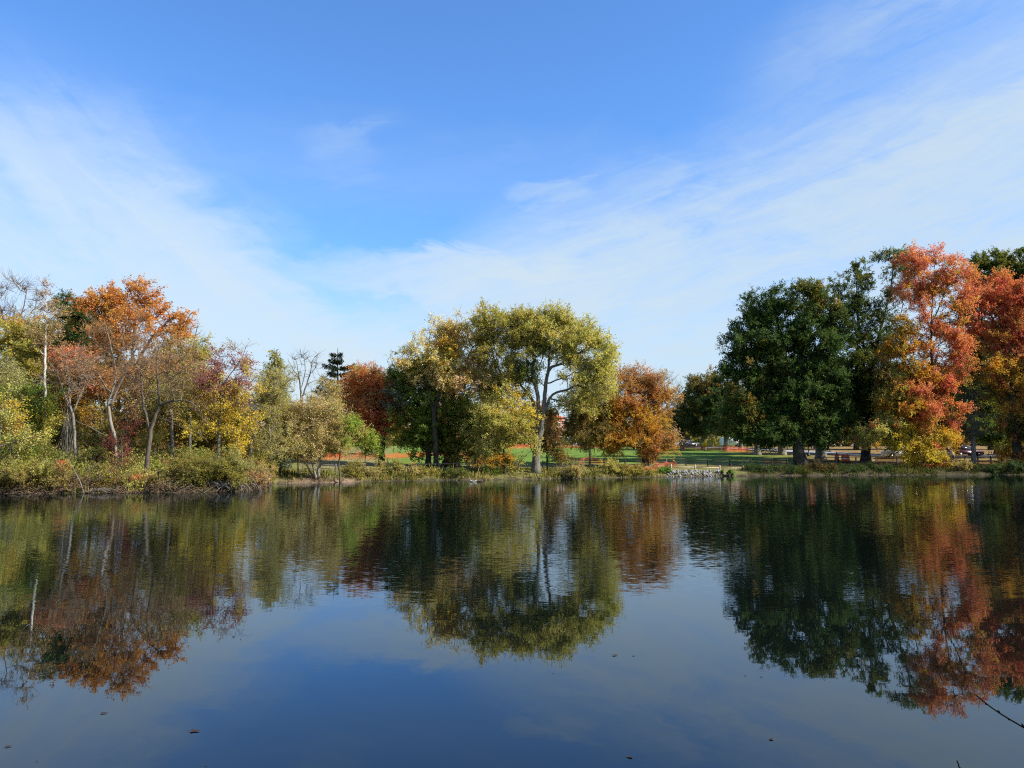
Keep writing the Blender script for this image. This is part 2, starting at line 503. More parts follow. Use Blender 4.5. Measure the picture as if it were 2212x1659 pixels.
PLASTIC = mat_solid('orange_plastic', (0.80, 0.13, 0.03), 0.45, 0.15, 3.0, 0.3)
SLATE = mat_solid('dark_shingle', (0.06, 0.055, 0.055), 0.9, 0.3, 5.0, 0.1)
REDROOF = mat_solid('red_tile', (0.50, 0.10, 0.06), 0.8, 0.2, 5.0, 0.1)
SIDING = mat_solid('tan_siding', (0.36, 0.30, 0.24), 0.8, 0.1, 4.0, 0.2)
DEADLEAF = mat_solid('dead_leaf', (0.05, 0.034, 0.028), 0.7, 0.4, 25.0, 0.2)
TWIGM = mat_solid('shaded_twig', (0.006, 0.005, 0.005), 0.9, 0.3, 30.0, 0.05)  # near-black colour holds the tree shade over the near bank
FEATHER = mat_solid('brown_feather', (0.22, 0.17, 0.12), 0.8, 0.4, 18.0, 0.1)
FEATHERP = mat_solid('pale_feather', (0.55, 0.52, 0.47), 0.8, 0.2, 18.0, 0.1)
DUCKHEAD = mat_solid('dark_green_head', (0.02, 0.05, 0.03), 0.4, 0.2, 18.0, 0.3)
BEAK = mat_solid('yellow_beak', (0.5, 0.33, 0.04), 0.5, 0.1, 18.0, 0.3)

# ------------------------------------------------------------------ palettes (leaf albedo)
PAL = {
    'orange': [(.50, .215, .04), (.54, .26, .05), (.42, .16, .04), (.48, .30, .06)],
    'rust': [(.38, .19, .08), (.44, .23, .08), (.33, .19, .09), (.40, .27, .11)],
    'red': [(.50, .12, .075), (.55, .16, .08), (.44, .10, .085), (.52, .21, .07)],
    'redorange': [(.55, .18, .10), (.58, .23, .09), (.50, .145, .10), (.54, .27, .08)],
    'maple': [(.50, .15, .06), (.44, .17, .07), (.54, .19, .06), (.34, .21, .08)],
    'yellow': [(.58, .44, .04), (.52, .37, .04), (.40, .36, .05), (.60, .48, .07)],
    'gold': [(.46, .27, .03), (.50, .24, .03), (.38, .25, .03), (.44, .31, .05)],
    'amber': [(.42, .21, .05), (.44, .17, .05), (.36, .22, .06), (.46, .27, .05)],
    'olive': [(.31, .28, .055), (.36, .31, .06), (.24, .235, .045), (.39, .32, .07)],
    'lime': [(.38, .37, .10), (.43, .40, .11), (.31, .32, .075), (.46, .40, .12)],
    'tan': [(.47, .38, .15), (.41, .34, .12), (.35, .31, .09), (.50, .39, .19)],
    'pinktan': [(.42, .28, .14), (.38, .25, .13), (.36, .28, .10), (.44, .31, .17)],
    'green': [(.085, .125, .02), (.12, .155, .025), (.065, .095, .018), (.16, .16, .03)],
    'dark': [(.032, .064, .014), (.045, .085, .018), (.026, .052, .012), (.06, .09, .018)],
    'darkmix': [(.036, .06, .013), (.05, .08, .016), (.08, .09, .018), (.19, .12, .02)],
    'bronze': [(.20, .14, .035), (.16, .15, .04), (.25, .15, .04), (.10, .11, .03)],
    'purple': [(.27, .075, .085), (.32, .10, .09), (.24, .09, .10), (.34, .16, .10)],
    'brown': [(.20, .13, .08), (.24, .16, .10), (.16, .12, .07), (.22, .19, .09)],
    'needle': [(.016, .032, .014), (.022, .040, .018), (.014, .026, .012), (.03, .042, .02)],
    'blue': [(.07, .10, .075), (.09, .12, .09), (.06, .085, .06), (.10, .12, .08)],
    'larch': [(.30, .30, .08), (.34, .32, .09), (.24, .25, .06), (.38, .33, .10)],
    'willow': [(.34, .34, .12), (.38, .36, .14), (.28, .30, .10), (.40, .36, .12)],
    'vivid': [(.22, .33, .04), (.28, .36, .05), (.18, .28, .035), (.34, .38, .06)],
    'crimson': [(.26, .03, .045), (.32, .045, .05), (.20, .03, .04), (.36, .08, .07)],
    'weeds': [(.32, .29, .055), (.22, .15, .07), (.19, .21, .045), (.34, .24, .08)],
    'haze': [(.37, .19, .08), (.40, .26, .12), (.35, .29, .10), (.42, .20, .07)],
    'leaves': [(.10, .20, .035), (.13, .24, .04), (.08, .16, .03), (.16, .24, .05)],
}

def leaf_mesh(P, DIR, size, cols, rng, up=0.5, aspect=0.62, out=None):
    n = len(P)
    nrm = rng.normal(size=(n, 3))
    nrm /= np.linalg.norm(nrm, axis=1, keepdims=True)
    nrm[:, 2] += up
    if out is not None:
        nrm += 0.5 * out
    nrm /= np.linalg.norm(nrm, axis=1, keepdims=True) + 1e-9
    a = DIR + 0.8 * rng.normal(size=(n, 3))
    a -= nrm * np.sum(a * nrm, 1, keepdims=True)
    a /= np.linalg.norm(a, axis=1, keepdims=True) + 1e-9
    b = np.cross(nrm, a)
    L = (size * rng.uniform(0.65, 1.3, n))[:, None]
    W = L * aspect
    V = np.empty((n, 4, 3))
    V[:, 0] = P
    V[:, 1] = P + a * L * 0.45 + b * W * 0.5 + nrm * L * 0.10
    V[:, 2] = P + a * L - nrm * L * 0.08
    V[:, 3] = P + a * L * 0.45 - b * W * 0.5 + nrm * L * 0.10
    Fc = np.arange(n * 4).reshape(n, 4)
    return V.reshape(-1, 3), Fc

def prisms(A, B, ra, rb, n=3):
    """tapered sticks from A to B, all in one go"""
    d = B - A
    L = np.linalg.norm(d, axis=1, keepdims=True) + 1e-9
    d = d / L
    ref = np.where(np.abs(d[:, 2:3]) > 0.9, np.array([[1.0, 0, 0]]), np.array([[0, 0, 1.0]]))
    a = np.cross(d, ref)
    a /= np.linalg.norm(a, axis=1, keepdims=True) + 1e-9
    b = np.cross(d, a)
    k = len(A)
    V = np.empty((k, 2 * n, 3))
    for i in range(n):
        an = 2 * math.pi * i / n
        o = a * math.cos(an) + b * math.sin(an)
        V[:, i] = A + o * ra[:, None]
        V[:, n + i] = B + o * rb[:, None]
    base = (np.arange(k) * 2 * n)[:, None]
    Fc = []
    for i in range(n):
        j = (i + 1) % n
        Fc.append(np.stack([base[:, 0] + i, base[:, 0] + j, base[:, 0] + n + j, base[:, 0] + n + i], 1))
    return V.reshape(-1, 3), np.concatenate(Fc)

def resample(pts, step):
    pts = np.asarray(pts, float)
    # smooth the polyline a little (Catmull-Rom)
    out = [pts[0]]
    k = len(pts)
    for i in range(k - 1):
        p0, p1, p2, p3 = pts[max(i - 1, 0)], pts[i], pts[i + 1], pts[min(i + 2, k - 1)]
        m = max(2, int(np.linalg.norm(p2 - p1) / step))
        for j in range(1, m + 1):
            t = j / m
            out.append(0.5 * (2 * p1 + (p2 - p0) * t + (2 * p0 - 5 * p1 + 4 * p2 - p3) * t * t + (3 * p1 - p0 - 3 * p2 + p3) * t ** 3))
    return np.array(out)

def cluster_cloud(lobes, D, rng, dens, gap, clump):
    """cluster centres, outward directions, palette names, sparseness factor"""
    C, O, PN, LF = [], [], [], []
    ph = rng.uniform(0, 6.28, 6)
    for lb in lobes:
        px, py, rx, ry, pal = lb[:5]
        dn = lb[5] if len(lb) > 5 else 1.0
        dd = lb[6] if len(lb) > 6 else rng.uniform(-0.25, 0.25) * rx * D / F
        c = at(px, py, D + dd)
        R = np.array([rx * D / F, 0.0, ry * D / F])
        R[1] = 0.8 * max(R[0], min(R[2], R[0] * 1.5))
        n = max(4, int(dens * dn * math.pi * R[0] * R[2]))
        per = int(np.clip(n / 6, 2, 7))                       # clusters gather into sprays, so the crown has clumps and gaps
        g = max(2, int(round(n / per)))
        u = rng.normal(size=(g, 3))
        u /= np.linalg.norm(u, axis=1, keepdims=True)
        r = rng.uniform(0.05, 1.0, g) ** 0.40
        q = c + u * R * r[:, None]
        sd = min(clump, 0.38 * min(R[0], R[2]))
        p = (q[:, None, :] + rng.normal(size=(g, per, 3)) * np.array([sd, sd, sd * 0.55])).reshape(-1, 3)
        u = np.repeat(u, per, 0)
        n = len(p)
        nz = np.sin(p[:, 0] * 1.5 + ph[0]) + np.sin(p[:, 1] * 1.3 + ph[1]) + np.sin(p[:, 2] * 1.7 + ph[2]) + 0.7 * np.sin(p[:, 0] * 2.9 + p[:, 2] * 2.3 + ph[3])
        keep = nz > -3.7 + gap * 3.2 + rng.normal(size=n) * 0.5
        p, u = p[keep], u[keep]
        C.append(p)
        O.append(u)
        PN += [pal] * len(p)
        LF += [dn] * len(p)
    return np.concatenate(C), np.concatenate(O), PN, np.array(LF)

STAT = {'leaves': 0}
DENSE, MORE = 2.9, 2.7          # crowns: clusters per square metre and leaves per twig, over the figures given below

def grow(name, label, cat, D, trunks, R, lobes, bark='brown', group=None, dens=2.6, gap=0.35, ls=0.2, K=5, L=9, tl=0.85, droop=0.0,
         leafiness=1.0, twig=True, tr=0.011, up=0.5, aspect=0.62, bright=1.0, mat=None, flare=1.6, trunk_name='trunk', crown_name='crown',
         stems=0, straight=False, parts=None, twigcol=None, mixlobes=0.15, clump=0.55):
    rng = rng_of(label)
    if L > 3:
        dens, L = dens * DENSE, int(L * MORE + .5)
    # --- skeleton: drawn trunk and limbs, then a branch to every leaf cluster
    pos, par = [], []
    chains = []
    base = None
    for i, tk in enumerate(trunks):
        pts = []
        for j, q in enumerate(tk):
            dd = q[2] if len(q) > 2 else 0.0
            p = at(q[0], q[1], D + dd)
            if i == 0 and j == 0:
                p[2] = float(gz(p[0], p[1])) - 0.12
            elif len(q) > 3:                                 # another stem standing on the ground
                p[2] = float(gz(p[0], p[1])) - 0.12
            pts.append(p)
        if i == 0:
            base = pts[0].copy()
            base[2] += 0.12
        pts = resample(pts, 0.45)
        pts[1:-1] += rng.normal(size=(len(pts) - 2, 3)) * 0.025
        ids = []
        start = None
        if i > 0 and not (len(tk[0]) > 3):
            P = np.array(pos)
            start = int(np.argmin(np.linalg.norm(P - pts[0], axis=1)))
            pts[0] = P[start]
        for j, p in enumerate(pts):
            if j == 0 and start is not None:
                ids.append(start)
                continue
            pos.append(p)
            par.append(ids[-1] if ids else -1)
            ids.append(len(pos) - 1)
        chains.append(ids)
    n_drawn = len(pos)
    C, O, PN, LF = cluster_cloud(lobes, D, rng, dens, gap, clump)
    zmin = gz(C[:, 0], C[:, 1]) + 0.1
    C[:, 2] = np.maximum(C[:, 2], zmin + rng.uniform(0, 0.3, len(C)))
    plen = [0.0] * n_drawn
    for i in range(n_drawn):
        if par[i] >= 0:
            plen[i] = plen[par[i]] + float(np.linalg.norm(pos[i] - pos[par[i]]))
    cap = n_drawn + len(C) * 40 + 10
    P = np.zeros((cap, 3))
    PL = np.zeros(cap)
    P[:n_drawn] = pos
    PL[:n_drawn] = plen
    cnt = n_drawn
    par = par + [-1] * (cap - n_drawn)
    mind = np.min(np.linalg.norm(C[:, None, :] - P[None, :n_drawn:2, :], axis=2), axis=1)
    order = np.argsort(mind)
    tip = np.zeros(len(C), int)
    low = np.zeros(cap)
    for ci in order:
        c = C[ci]
        d = np.linalg.norm(P[:cnt] - c, axis=1)
        cost = d + 0.22 * PL[:cnt] + 0.9 * np.maximum(0, P[:cnt, 2] - c[2] + 0.15 * d)
        k = int(np.argmin(cost))
        a = P[k]
        dist = d[k]
        m = max(1, min(30, int(dist / 0.6)))
        mid = 0.5 * (a + c) + rng.normal(size=3) * 0.13 * dist + np.array([0, 0, 0.08 * dist])
        prev = k
        for j in range(1, m + 1):
            t = j / m
            p = (1 - t) ** 2 * a + 2 * t * (1 - t) * mid + t * t * c if not straight else a + (c - a) * t
            P[cnt] = p
            par[cnt] = prev
            PL[cnt] = PL[prev] + dist / m
            prev = cnt
            cnt += 1
        tip[ci] = prev
    par = np.array(par[:cnt])
    P = P[:cnt]
    # pipe-model radii
    e = 2.25
    acc = np.zeros(cnt)
    nch = np.bincount(par[par >= 0], minlength=cnt)
    acc[nch == 0] = 0.014 ** e
    for i in range(cnt - 1, -1, -1):
        if par[i] >= 0:
            acc[par[i]] += acc[i]
    rad = acc ** (1 / e)
    sc_ = R / max(rad[0], 1e-6)
    rad = np.maximum(rad * (sc_ if sc_ < 1 else 1 + (sc_ - 1) * np.clip(rad / rad[0], 0, 1) ** 0.6), 0.009)
    root = thing(name, base, label, cat, group)
    # trunk and drawn limbs: closed tubes; monotone taper
    mb = MB()
    for i, ids in enumerate(chains):
        if len(ids) < 2:
            continue
        r = rad[ids].copy()
        if i > 0 and len(r) > 1 and not (len(trunks[i][0]) > 3):
            r[0] = min(r[0], r[1] * 1.25)
        for j in range(len(r) - 2, -1, -1):
            r[j] = max(r[j], r[j + 1])
        k = max(3, len(r))
        r = np.convolve(np.pad(r, 2, mode='edge'), np.ones(5) / 5, 'valid')
        if i == 0 or len(trunks[i][0]) > 3:
            z = P[ids][:, 2] - P[ids[0]][2]
            r = r * (1 + (flare - 1) * np.exp(-z / (0.35 + 1.2 * R)))
        mb.tube(P[ids], r, 9 if R > 0.2 else 6)
    mb.build(trunk_name, BARK[bark], root, True, base)
    # branches
    ids = np.arange(n_drawn, cnt)
    if len(ids):
        V1, F1 = prisms(P[par[ids]], P[ids], np.minimum(rad[par[ids]], rad[ids] * 1.5), rad[ids], 4)
    # twigs and leaves
    M = len(C)
    tdir = O[:, None, :] * 0.55 + rng.normal(size=(M, K, 3)) * 0.75
    tdir[..., 2] += 0.25
    tdir /= np.linalg.norm(tdir, axis=2, keepdims=True)
    tdir[..., 2] -= droop
    tlen = tl * rng.uniform(0.55, 1.35, (M, K, 1))
    T0 = np.repeat(P[tip][:, None, :], K, 1)
    T1 = T0 + tdir * tlen
    gmin = gz(T1[..., 0], T1[..., 1]) + 0.05
    T1[..., 2] = np.maximum(T1[..., 2], gmin)
    Vs, Fs = [V1], [F1]
    if twig:
        A, B = T0.reshape(-1, 3), T1.reshape(-1, 3)
        V2, F2 = prisms(A, B, np.full(len(A), tr), np.full(len(A), tr * 0.5), 3)
        Vs.append(V2)
        Fs.append(F2 + len(V1))
    mesh_obj('branches', np.concatenate(Vs), np.concatenate(Fs), BARK[twigcol or bark], root, False, base)
    if L > 0:
        t = rng.uniform(0.1, 1.05, (M, K, L, 1))
        LP = T0[:, :, None, :] + (T1 - T0)[:, :, None, :] * t + rng.normal(size=(M, K, L, 3)) * (0.10 * tl)
        LD = np.broadcast_to(tdir[:, :, None, :], LP.shape)
        # colour: the palette of the lobe, drifting slowly through the crown, jittered per leaf
        ph = rng.uniform(0, 6.28, 4)
        sel = (np.sin(C[:, 0] * 0.8 + ph[0]) + np.sin(C[:, 2] * 0.9 + ph[1]) + np.sin(C[:, 1] * 0.7 + ph[2])) * 0.8 + rng.normal(size=M) * 1.0
        pc = np.empty((M, 3))
        pn = list(PN)
        for i in range(M):
            if rng.random() < mixlobes:
                pn[i] = PN[rng.integers(M)]
            pl = PAL[pn[i]]
            pc[i] = pl[int(np.clip((sel[i] + 2.4) / 4.8 * len(pl), 0, len(pl) - 1))]
        shape = (M, K, L)
        lc = np.broadcast_to(pc[:, None, None, :], (*shape, 3)).copy()
        other = np.array([PAL[q][rng.integers(4)] for q in pn])
        mixf = rng.uniform(0, 0.6, (*shape, 1))
        lc = lc * (1 - mixf) + other[:, None, None, :] * mixf
        lc *= rng.uniform(0.75, 1.25, (*shape, 1)) * bright * 1.22
        keep = rng.random(shape) < np.clip(leafiness * np.clip(LF, 0.3, 1.0), 0, 1)[:, None, None]
        LP, LD, lc = LP[keep], LD[keep], np.clip(lc[keep], 0.005, 0.8)
        OO = np.broadcast_to(O[:, None, None, :], (*shape, 3))[keep]
        V, Fc = leaf_mesh(LP, LD, ls * 0.82, lc, rng, up, aspect, OO)
        o = mesh_obj(crown_name, V, Fc, mat or LEAF, root, False, base)
        face_cols(o, lc)
        STAT['leaves'] += len(Fc)
    return root

def conifer(name, label, D, px, top_py, base_R, pal, half_w, first=0.12, group=None, gaps=0.2, sparse=1.0, upturn=0.25, bark='dark', whorls=26, shape=0.85, spread=0.2):
    """straight trunk, whorls of boughs hung with needle sprays"""
    rng = rng_of(label)
    b = on_ground(px, D)
    top = at(px, top_py, D)
    H = top[2] - b[2]
    root = thing(name, b, label, 'tree', group)
    k = 14
    zz = np.linspace(-0.1, H, k)
    pts = np.stack([0.12 * np.sin(zz * 0.35), 0 * zz, zz], 1)
    MB().tube(pts, base_R * (1 - zz.clip(0) / H * 0.95) + 0.02, 8).build('trunk', BARK[bark], root, True)
    A, B, P, Dr, C = [], [], [], [], []
    W = half_w * D / F
    for w in range(whorls):
        f = first + (1 - first) * (w / whorls) ** 0.9
        z0 = H * f
        ln0 = W * (1 - f) ** shape / (1 - first) ** shape + 0.25
        for a in np.arange(5) * 2 * math.pi / 5 + rng.uniform(0, 6.28):
            if rng.random() < gaps:
                continue
            ln = ln0 * rng.uniform(0.6, 1.2)
            a += rng.normal() * 0.25
            m = max(3, int(ln / 0.35))
            prev = np.array([0, 0, z0])
            for j in range(1, m + 1):
                t = j / m
                p = np.array([math.cos(a) * ln * t, math.sin(a) * ln * t, z0 - 0.18 * ln * t + upturn * ln * t * t])
                A.append(prev); B.append(p)
                n = int(11 * sparse)
                q = p + rng.normal(size=(n, 3)) * np.array([spread, spread, spread * 0.65])
                q[:, 2] -= rng.uniform(0, 0.35, n)
                P.append(q)
                dv = np.array([math.cos(a), math.sin(a), -0.5]) + rng.normal(size=(n, 3)) * 0.4
                Dr.append(dv)
                prev = p
    A, B = np.array(A), np.array(B)
    V, Fc = prisms(A, B, np.full(len(A), 0.03), np.full(len(A), 0.02), 4)
    mesh_obj('branches', V, Fc, BARK[bark], root)
    P, Dr = np.concatenate(P), np.concatenate(Dr)
    pl = np.array(PAL[pal])
    cols = pl[rng.integers(0, len(pl), len(P))] * rng.uniform(0.75, 1.25, (len(P), 1))
    V, Fc = leaf_mesh(P, Dr, 0.34, cols, rng, 0.2, 0.28)
    o = mesh_obj('crown', V, Fc, LEAF if pal == 'larch' else NEEDLE, root)
    face_cols(o, cols)
    return root

def shrub(name, label, D, px, py, rx, ry, pal, cat='shrub', group=None, dens=4.0, ls=0.11, L=8, K=5, tl=0.5, gap=0.4, bark='brown', leafiness=1.0, extra=(), up=0.5, **kw):
    dens *= 0.72
    if px < 530 and 'willow' not in label:               # the left bank's low growth
        py, ry = py + 9, ry * 0.78
        extra = [(e[0], e[1] + 9, e[2], e[3] * 0.8) + tuple(e[4:]) for e in extra]
    rng = rng_of(label)
    st = []
    for i in range(7):
        a = px + rng.uniform(-0.55, 0.55) * rx
        b = px + (a - px) * 1.5 + rng.normal() * rx * 0.2
        g = at(a, HOR, D)
        st.append([(a, 1000, rng.uniform(-0.4, 0.4), 1), (0.5 * (a + b) + rng.normal() * 4, py + ry * 0.35, rng.uniform(-0.6, 0.6)), (b, py - ry * 0.35, rng.uniform(-0.8, 0.8))])
    st[0] = [(px, 1000)] + st[0][1:]
    lobes = [(px, py, rx, ry, pal), (px - rx * 0.45, py + ry * 0.35, rx * 0.55, ry * 0.65, pal), (px + rx * 0.45, py + ry * 0.3, rx * 0.55, ry * 0.7, pal)] + list(extra)
    return grow(name, label, cat, D, st, 0.035, lobes, bark, group, dens, gap, ls, K, L, tl, leafiness=leafiness, flare=1.1, trunk_name='stems', crown_name='foliage', tr=0.006, up=up, **kw)

# ------------------------------------------------------------------ water, ground, road
def build_setting():
    V = [(-600, -40, 0), (600, -40, 0), (600, 130, 0), (-600, 130, 0)]
    # real sheet, cut where the ground rises above it
    tag(mesh_obj('pond_water', V, np.array([[0, 1, 2, 3]]), WATER), kind='structure')
    xs = np.unique(np.concatenate([np.linspace(-900, -90, 28), np.arange(-90, 100, 0.7), np.linspace(100, 900, 28)]))
    ys = np.concatenate([[8, 16, 24, 30, 36, 41], np.arange(44, 101, 0.42), np.arange(101, 130, 1.2), np.arange(130, 200, 3), [210, 230, 260, 300, 380, 500, 800, 1400]])
    X, Y = np.meshgrid(xs, ys)
    Z = gz(X, Y)
    V = np.stack([X, Y, Z], -1).reshape(-1, 3)
    nx, nd = len(xs), len(ys)
    i, j = np.meshgrid(np.arange(nx - 1), np.arange(nd - 1))
    q = (j * nx + i).ravel()
    Fc = np.stack([q, q + 1, q + nx + 1, q + nx], 1)
    o = mesh_obj('ground', V, Fc, GROUND, None, True)
    tag(o, kind='structure')
    c = V[Fc].mean(1)
    d = inland(c[:, 0], c[:, 1])
    px = CX + c[:, 0] / c[:, 1] * F
    lawn = np.array([.115, .185, .028])
    litter = np.array([.19, .12, .05])
    mud = np.array([.085, .065, .045])
    rough = np.array([.15, .15, .05])
    dry = np.array([.22, .19, .08])
    w = 0.5 + 0.5 * wob(c[:, 0], c[:, 1], 6.0)
    col = np.tile(rough, (len(c), 1)) * 1.0
    al = np.full(len(c), 0.25)
    def put(mask, colr, a):
        k = np.clip(mask, 0, 1)[:, None]
        col[:] = col * (1 - k) + colr * k
        al[:] = al * (1 - k[:, 0]) + a * k[:, 0]
    put(np.where(px < 590, 1.0, 0) * 1.0, np.array([.12, .085, .045]), 0.6)
    sm = lambda v, a, b: np.clip((v - a) / (b - a), 0, 1)
    put(sm(px, 640, 720) * sm(d, 7, 10), dry, 0.2)
    put(sm(px, 800, 880) * sm(d, 9, 13), lawn, 0.10)
    put(sm(px, 1540, 1640) * sm(d, 22, 40) * (0.55 + 0.45 * w), litter, 0.5)
    put(sm(px, 1640, 1760) * sm(d, 6, 9) * (0.7 + 0.3 * w), litter * 1.15, 0.6)
    put(sm(c[:, 1], 230, 260), np.array([.10, .10, .05]), 0.3)
    put(sm(px, 1590, 1640) * sm(-d, -7, -5), np.array([.045, .045, .018]), 0.3)  # right bank's shade put into the ground colour
    put(sm(-d, -0.55, -0.1), mud * .8, 0.15)
    put(np.where(px < 590, 1.0, 0) * sm(-d, -2.0, -1.0), np.array([.04, .036, .018]), 0.2)
    put(sm(px, 610, 640) * sm(-px, -790, -760) * sm(-d, -2.6, -1.6), np.array([.17, .12, .085]), 0.3)
    a = o.data.attributes.new('tint', 'FLOAT_COLOR', 'FACE')
    a.data.foreach_set('color', np.concatenate([col, al[:, None]], 1).astype(np.float32).ravel())
    # near bank under the photographer
    xs = np.linspace(-60, 60, 60)
    ys = np.array([-60, -20, -6, -2, 0, 1.2, 2.2, 2.8, 3.4, 4.0, 4.6, 5.4, 7])
    zs = np.array([2.4, 1.6, 1.15, 1.02, 1.0, 0.96, 0.85, 0.62, 0.38, 0.16, 0.0, -0.25, -0.8])
    X, Y = np.meshgrid(xs, ys)
    Z = np.repeat(zs[:, None], len(xs), 1) + 0.05 * wob(X, Y)
    V = np.stack([X, Y, Z], -1).reshape(-1, 3)
    nx, nd = len(xs), len(ys)
    i, j = np.meshgrid(np.arange(nx - 1), np.arange(nd - 1))
    q = (j * nx + i).ravel()
    Fc = np.stack([q, q + 1, q + nx + 1, q + nx], 1)
    o = tag(mesh_obj('near_bank', V, Fc, GROUND, None, True), kind='structure')
    a = o.data.attributes.new('tint', 'FLOAT_COLOR', 'FACE')
    a.data.foreach_set('color', np.tile(np.array([.10, .11, .045, .4], np.float32), (len(Fc), 1)).ravel())
    # park road behind the oaks, with a pale kerb on each side
    path = resample(np.array([[*at(p, 1000, d)[:1], d, 0] for p, d in ((1350, 178), (1500, 168), (1600, 156), (1690, 139), (1790, 125), (1900, 117), (2050, 113), (2300, 111), (2700, 108))]), 2.0)
    t = np.gradient(path, axis=0)
    t /= np.linalg.norm(t, axis=1, keepdims=True)
    nr = np.stack([-t[:, 1], t[:, 0], 0 * t[:, 0]], 1)
    def ribbon(o0, o1, dz, name, mat, thick=0.0):
        m = len(path)
        A, B = path + nr * o0, path + nr * o1
        zc = np.maximum(gz(A[:, 0], A[:, 1]), gz(B[:, 0], B[:, 1])) + dz
        A[:, 2] = B[:, 2] = zc
        V = np.concatenate([A, B])
        i = np.arange(m - 1)
        Fc = [np.stack([i, i + 1, m + i + 1, m + i], 1)]
        if thick:
            A2, B2 = A - [0, 0, thick], B - [0, 0, thick]
            V = np.concatenate([V, A2, B2])
            Fc.append(np.stack([i, i + 1, 2 * m + i + 1, 2 * m + i], 1))
            Fc.append(np.stack([m + i, m + i + 1, 3 * m + i + 1, 3 * m + i], 1))
        return tag(mesh_obj(name, V, Fc, mat), kind='structure')
    ribbon(-3.4, 3.4, 0.10, 'road', ASPHALT, 0.5)
    ribbon(-3.75, -3.42, 0.2, 'kerb', CURB, 0.5)
    ribbon(3.42, 3.75, 0.2, 'kerb', CURB, 0.5)

build_setting()

# ------------------------------------------------------------------ trees of the wood on the left bank
def T(*a, **k):
    return grow(*a, **k)

T('bare_tree', 'bare grey-brown tree with fine twigs at the top left corner of the wood', 'tree', 74, [[(28, 1000), (30, 850), (26, 740), (34, 660)], [(28, 760), (8, 690), (-6, 640)], [(30, 720), (52, 660), (58, 625)]], 0.12,
  [(10, 650, 40, 45, 'brown'), (45, 665, 32, 45, 'brown'), (20, 700, 50, 40, 'brown')], 'twig', dens=3.2, ls=0.10, K=9, L=3, tl=1.1, leafiness=0.35, tr=0.014, gap=0.1)
T('birch_tree', 'tall thin tree with a white trunk and a sparse tan crown in the wood', 'tree', 61, [[(97, 1000), (97.5, 900), (97, 780), (100, 690), (103, 602)], [(97, 885), (75, 872), (66, 868)], [(98, 770), (84, 755)], [(99, 700), (118, 680)]], 0.105,
  [(102, 635, 20, 34, 'pinktan', .7), (85, 690, 26, 30, 'tan', .7), (120, 690, 22, 26, 'pinktan', .6), (103, 735, 36, 30, 'pinktan', .6), (95, 800, 22, 26, 'olive', .25), (100, 880, 26, 26, 'lime', .35), (92, 950, 20, 24, 'olive', .3)], 'white', ls=0.12, K=6, L=5, tl=0.6, leafiness=1.0, gap=0.0, flare=1.3, twigcol='twig', dens=3.6)
T('tree', 'olive and yellow-green tree behind the white trunk', 'tree', 69, [[(60, 1000), (62, 880), (70, 770)]], 0.22,
  [(20, 735, 50, 40, 'olive'), (75, 760, 48, 45, 'olive'), (120, 780, 40, 45, 'lime'), (40, 810, 60, 45, 'olive'), (110, 850, 45, 45, 'olive'), (70, 700, 30, 20, 'gold', .6), (132, 715, 28, 22, 'bronze', .6)], 'brown', ls=0.17, dens=2.4, bright=1.15)
T('willow_tree', 'pale weeping willow hanging at the left edge of the wood', 'tree', 60, [[(-22, 1000), (-20, 880), (-5, 780)]], 0.2,
  [(8, 785, 42, 28, 'willow', 1.2), (-20, 790, 40, 40, 'willow'), (30, 805, 25, 30, 'willow')], 'brown', ls=0.13, droop=1.6, tl=1.5, K=6, L=16, aspect=0.25, up=0.0, dens=3.2, gap=0.1, bright=1.35)
T('maple_tree', 'deep red maple half hidden behind the white trunk', 'tree', 72, [[(85, 1000), (84, 860), (72, 740)]], 0.15,
  [(70, 720, 26, 28, 'crimson'), (112, 775, 22, 24, 'crimson', .8), (60, 745, 24, 24, 'crimson', .8)], 'brown', ls=0.16)
T('cedar_tree', 'dense dark green tree between the white trunk and the orange maple', 'tree', 71, [[(165, 1000), (165, 860), (166, 700)]], 0.24,
  [(150, 665, 22, 26, 'dark', 1.3), (178, 672, 26, 34, 'dark', 1.3), (160, 715, 40, 36, 'dark', 1.3), (145, 745, 30, 30, 'dark'), (172, 765, 36, 40, 'dark')], 'dark', ls=0.15, dens=3.6, gap=0.1, tl=0.6, bright=1.6)
T('maple_tree', 'tall bright orange maple crowning the wood on the left bank', 'tree', 67, [[(285, 1005), (284, 900), (286, 780), (292, 690)], [(286, 830), (245, 740), (215, 680)], [(287, 800), (335, 720), (370, 690)]], 0.3,
  [(205, 655, 24, 36, 'orange', .85), (232, 660, 34, 40, 'orange'), (275, 640, 40, 34, 'orange', .85), (300, 628, 16, 22, 'orange', .8), (330, 655, 36, 26, 'orange', .7), (372, 690, 30, 32, 'orange', .85), (400, 716, 18, 16, 'orange', .7), (235, 715, 45, 42, 'orange'), (300, 705, 62, 46, 'orange', .8),
   (355, 735, 46, 36, 'orange', .7), (270, 770, 60, 45, 'rust', .7)], 'grey', ls=0.19, dens=2.0, gap=0.5)
T('bare_tree', 'leafless grey tree with a haze of rust twigs before the orange maple', 'tree', 58.5, [[(257, 1008), (247, 945), (237, 895), (236, 862), (250, 815), (240, 748), (224, 690)], [(238, 880), (262, 822), (275, 795), (292, 755), (300, 715)], [(246, 950), (206, 928), (163, 908)], [(237, 850), (205, 800), (172, 765)], [(262, 815), (268, 760), (262, 710)]], 0.13,
  [(220, 720, 40, 42, 'haze', .7), (265, 725, 46, 50, 'haze', .7), (310, 755, 40, 50, 'haze', .7), (235, 790, 60, 48, 'haze', .6), (290, 820, 55, 45, 'haze', .6), (190, 790, 34, 36, 'haze', .5)], 'pale', dens=1.7, ls=0.085, K=8, L=5, tl=0.9, leafiness=0.8, tr=0.008, gap=0.1, twigcol='twig')
